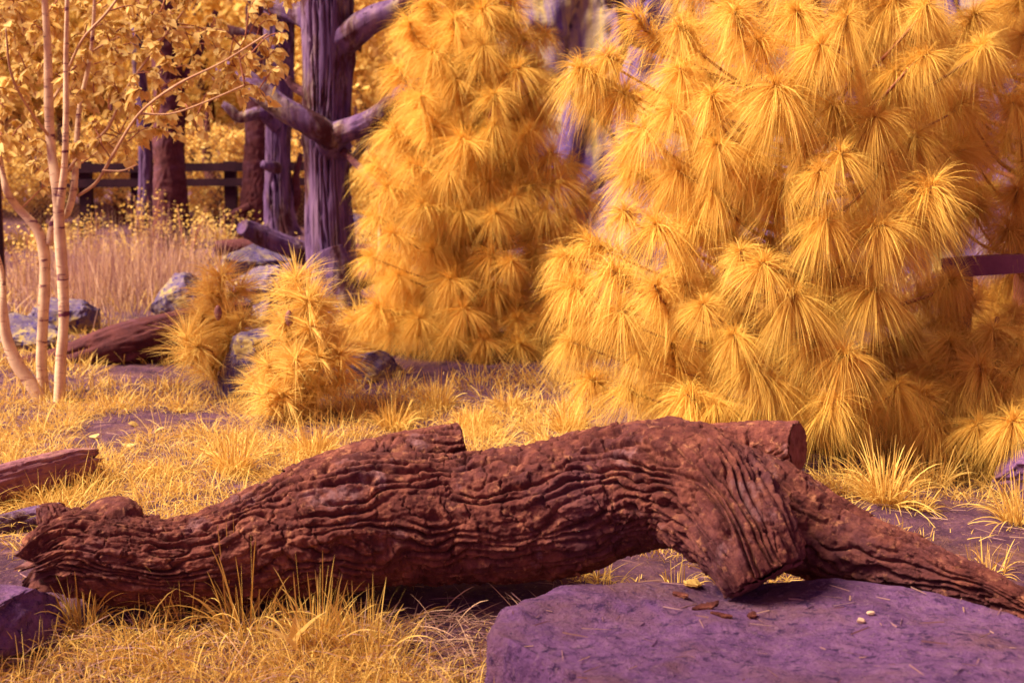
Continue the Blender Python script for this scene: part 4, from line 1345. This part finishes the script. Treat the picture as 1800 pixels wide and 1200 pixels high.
# tall dry grass at the back left
def dry(n, px, py, Y, wx, wy, L, wid, seed, tiltm=0.12):
    r_ = np.random.RandomState(seed)
    c_ = P(px, py, Y)
    x = c_.x + r_.normal(size=n) * wx; y = Y + r_.normal(size=n) * wy
    az = r_.uniform(0, 6.28, n); tl = np.abs(r_.normal(tiltm, 0.24, n))
    d = np.stack([np.cos(az) * np.sin(tl), np.sin(az) * np.sin(tl), np.cos(tl)], 1)
    V, F = ribbons(np.stack([x, y, hgt(x, y)], 1), d, L * r_.uniform(0.5, 1.15, n), r_.uniform(0.1, 0.5, n) * np.sin(tl) * 2, np.full(n, wid), r_, 5, 0.5)
    return V, F, np.repeat(r_.uniform(0, 1, n), 10)
join_grass([dry(700, 215, 560, 10.6, 0.30, 0.5, 0.66, 0.0050, 1, 0.2), dry(260, 160, 560, 10.8, 0.16, 0.3, 0.55, 0.005, 5, 0.25), dry(260, 300, 520, 12, 0.25, 0.4, 0.5, 0.006, 2, 0.3), dry(200, 110, 560, 11, 0.2, 0.4, 0.5, 0.006, 3, 0.25), dry(500, 200, 560, 10.9, 0.5, 0.8, 0.36, 0.006, 6, 0.5), dry(260, 40, 540, 11.5, 0.4, 0.5, 0.45, 0.007, 4, 0.3)],
           'dry_grass', M['dry_grass'], 'tall mauve dry grass standing behind the leaning log', 'dry grass')


# single weedy plants among the dry grass: leafy stalks
def weed(px, py, Y, h, spread, label, seed, mat='far_leaf', n=90, leaf=0.035):
    r_ = np.random.RandomState(seed)
    c_ = P(px, py, Y)
    z0 = hz(c_.x, Y)
    t = thing('shrub', label, 'shrub', (c_.x, Y, z0), 'leafy shrubs at the edge of the clearing')
    st, lv = [], []
    for k in range(9):
        a_ = r_.uniform(0, 6.28); s_ = spread * r_.uniform(0.2, 1)
        tip = Vector((c_.x + math.cos(a_) * s_, Y + math.sin(a_) * s_, z0 + h * r_.uniform(0.6, 1.05)))
        mid = Vector((c_.x, Y, z0)).lerp(tip, 0.5) + Vector((math.cos(a_) * s_ * 0.1, 0, 0.06))
        st.append(tube([(c_.x, Y, z0 - 0.02), mid, tip], [0.006, 0.004, 0.002], 10, 5)[:2])
        cc = catmull([(c_.x, Y, z0), mid, tip], 30)
        for q_ in range(n // 2):
            pp = cc[int(r_.uniform(6, 30))] + r_.normal(size=3) * 0.05
            vi = r_.randint(5)
            lv.append((LV[vi][0] * (leaf / 0.058) * r_.uniform(0.6, 1.3) @ rotm(r_.uniform(0, 6.28), r_.uniform(-0.6, 0.8), r_.uniform(-0.8, 0.8)).T + pp, LV[vi][1]))
    V, F = merge(st)
    part('stems', V, F, M['twig'], t)
    V, F = merge(lv)
    o = part('foliage', V, F, M[mat], t, attr=np.repeat(r_.uniform(0, 1, len(lv)), 21))
    o['kind'] = 'stuff'
for k, a_ in enumerate([(262, 470, 13.2, 0.75, 0.28, 'airy yellow shrub in front of the thick brown trunk'), (330, 470, 13.6, 0.55, 0.4, 'low leafy shrub right of the thick brown trunk'),
                        (400, 440, 14.0, 0.5, 0.35, 'low leafy shrub in front of the fence post'), (150, 480, 13.0, 0.6, 0.3, 'sparse shrub behind the birch stems'),
                        (512, 430, 12.6, 0.28, 0.15, 'small round yellow plant beside the tall dead tree'), (650, 430, 13.5, 0.4, 0.25, 'leafy plant right of the tall dead tree near the stake'),
                        (50, 500, 12.0, 0.6, 0.4, 'shadowy shrub by the left fence post')]):
    weed(*a_, seed=300 + k)


# grass tufts that stand out on their own
def lone_tuft(px, py, label, n, L, seed, wid=0.0045, z=None, lean=0.55):
    r_ = np.random.RandomState(seed)
    c_ = G(px, py)
    z0 = hz(c_.x, c_.y)
    ang = r_.uniform(0, 6.28, n); rr = 0.05 * np.sqrt(r_.uniform(0, 1, n))
    x = c_.x + np.cos(ang) * rr; y = c_.y + np.sin(ang) * rr
    tl = np.abs(r_.normal(lean, 0.33, n))
    az = ang + r_.normal(size=n) * 0.4
    d = np.stack([np.cos(az) * np.sin(tl), np.sin(az) * np.sin(tl), np.cos(tl)], 1)
    V, F = ribbons(np.stack([x, y, hgt(x, y) - 0.01], 1), d, L * r_.uniform(0.5, 1.1, n), 0.15 + 0.55 * np.sin(tl), np.full(n, wid) * r_.uniform(0.6, 1.3, n), r_, 7, 0.5)
    single('grass_tuft', V, F, M['grass'], label, 'grass tuft', (c_.x, c_.y, z0), 'tufts of long grass', attr=np.repeat(r_.uniform(0, 1, n), 14))
for k, a_ in enumerate([(1555, 900, 'broad spreading grass tuft right of the short sawn log', 230, 0.32), (1640, 860, 'thin grass tuft below the low sprawling pine', 110, 0.22), (1740, 810, 'grass tuft in front of the stone at the right edge', 120, 0.24),
                        (1790, 930, 'grass tuft cut by the right edge above the log limb', 170, 0.26), (1735, 1010, 'small grass tuft behind the thin end of the log limb', 70, 0.14), (770, 720, 'spiky grass tuft on bare soil below the middle pine', 160, 0.26),
                        (890, 725, 'rounded grass tuft left of the big pine foot', 140, 0.2), (1610, 905, 'low grass tuft on the bare purple earth', 90, 0.14), (410, 830, 'bushy grass mound behind the log left of centre', 260, 0.24),
                        (550, 800, 'dense grass mound behind the log stub', 240, 0.24), (690, 750, 'grass mound right of the lichen rock', 200, 0.2), (1000, 760, 'bright grass mound behind the log arch', 260, 0.22),
                        (830, 750, 'flat bright grass mound behind the cut stub', 220, 0.18), (500, 730, 'grass tuft in front of the lichen rock', 130, 0.22), (1010, 1030, 'grass wisp seen under the log arch left side', 45, 0.16), (1190, 1030, 'grass wisp seen under the log arch right side', 25, 0.14)]):
    lone_tuft(*a_, seed=400 + k)
for k, a_ in enumerate([(430, 1130, 'long wiry grass tuft rising in front of the log left of centre', 60, 0.34), (330, 1120, 'loose grass tuft in front of the log torn end', 60, 0.28), (560, 1150, 'tall grass tuft in the foreground before the dark hollow', 70, 0.28), (640, 1160, 'grass tuft at the edge of the dark hollow', 60, 0.24), (150, 1130, 'grass tuft in the lower left by the purple stone', 80, 0.24)]):
    lone_tuft(*a_, seed=450 + k, wid=0.004, lean=0.35)
# broad-leaved weeds in the foreground grass
def broad(px, py, label, seed, h=0.13):
    r_ = random.Random(seed)
    c_ = G(px, py); z0 = hz(c_.x, c_.y)
    t = thing('weed', label, 'weed', (c_.x, c_.y, z0), 'broad leaved weeds in the front grass')
    for k in range(3):
        me = LM[k % 5]
        o = link('leaf', me, t, (r_.uniform(-.01, .01), r_.uniform(-.01, .01), 0.01))
        s_ = h / 0.058 * r_.uniform(0.7, 1.1)
        o.scale = (s_, s_ * 0.45, s_)
        o.rotation_euler = (r_.uniform(-.3, .3), -r_.uniform(1.05, 1.45), k * 1.6 + r_.uniform(-.3, .3))
broad(520, 1165, 'upright broad leaved weed in the front grass centre left', 1, 0.16)

# dead leaves on bare soil
for k, (px, py, lb) in enumerate([(225, 752, 'pale dead leaf on the bare patch near the birch, left one'), (312, 728, 'pale dead leaf on the bare patch, upper right one'), (290, 758, 'pale dead leaf on the bare patch, middle one'), (165, 770, 'pale dead leaf at the left of the bare patch'), (215, 790, 'pale dead leaf lowest on the bare patch')]):
    c_ = G(px, py)
    o = link('dead_leaf', LM[k % 5], None, (c_.x, c_.y, hz(c_.x, c_.y) + 0.015))
    o.rotation_euler = (0.2, 0.1, k * 1.7)
    o.scale = (1.3, 1.3, 1.3)
    o['label'] = lb; o['category'] = 'leaf'; o['group'] = 'dead leaves on the bare patch'
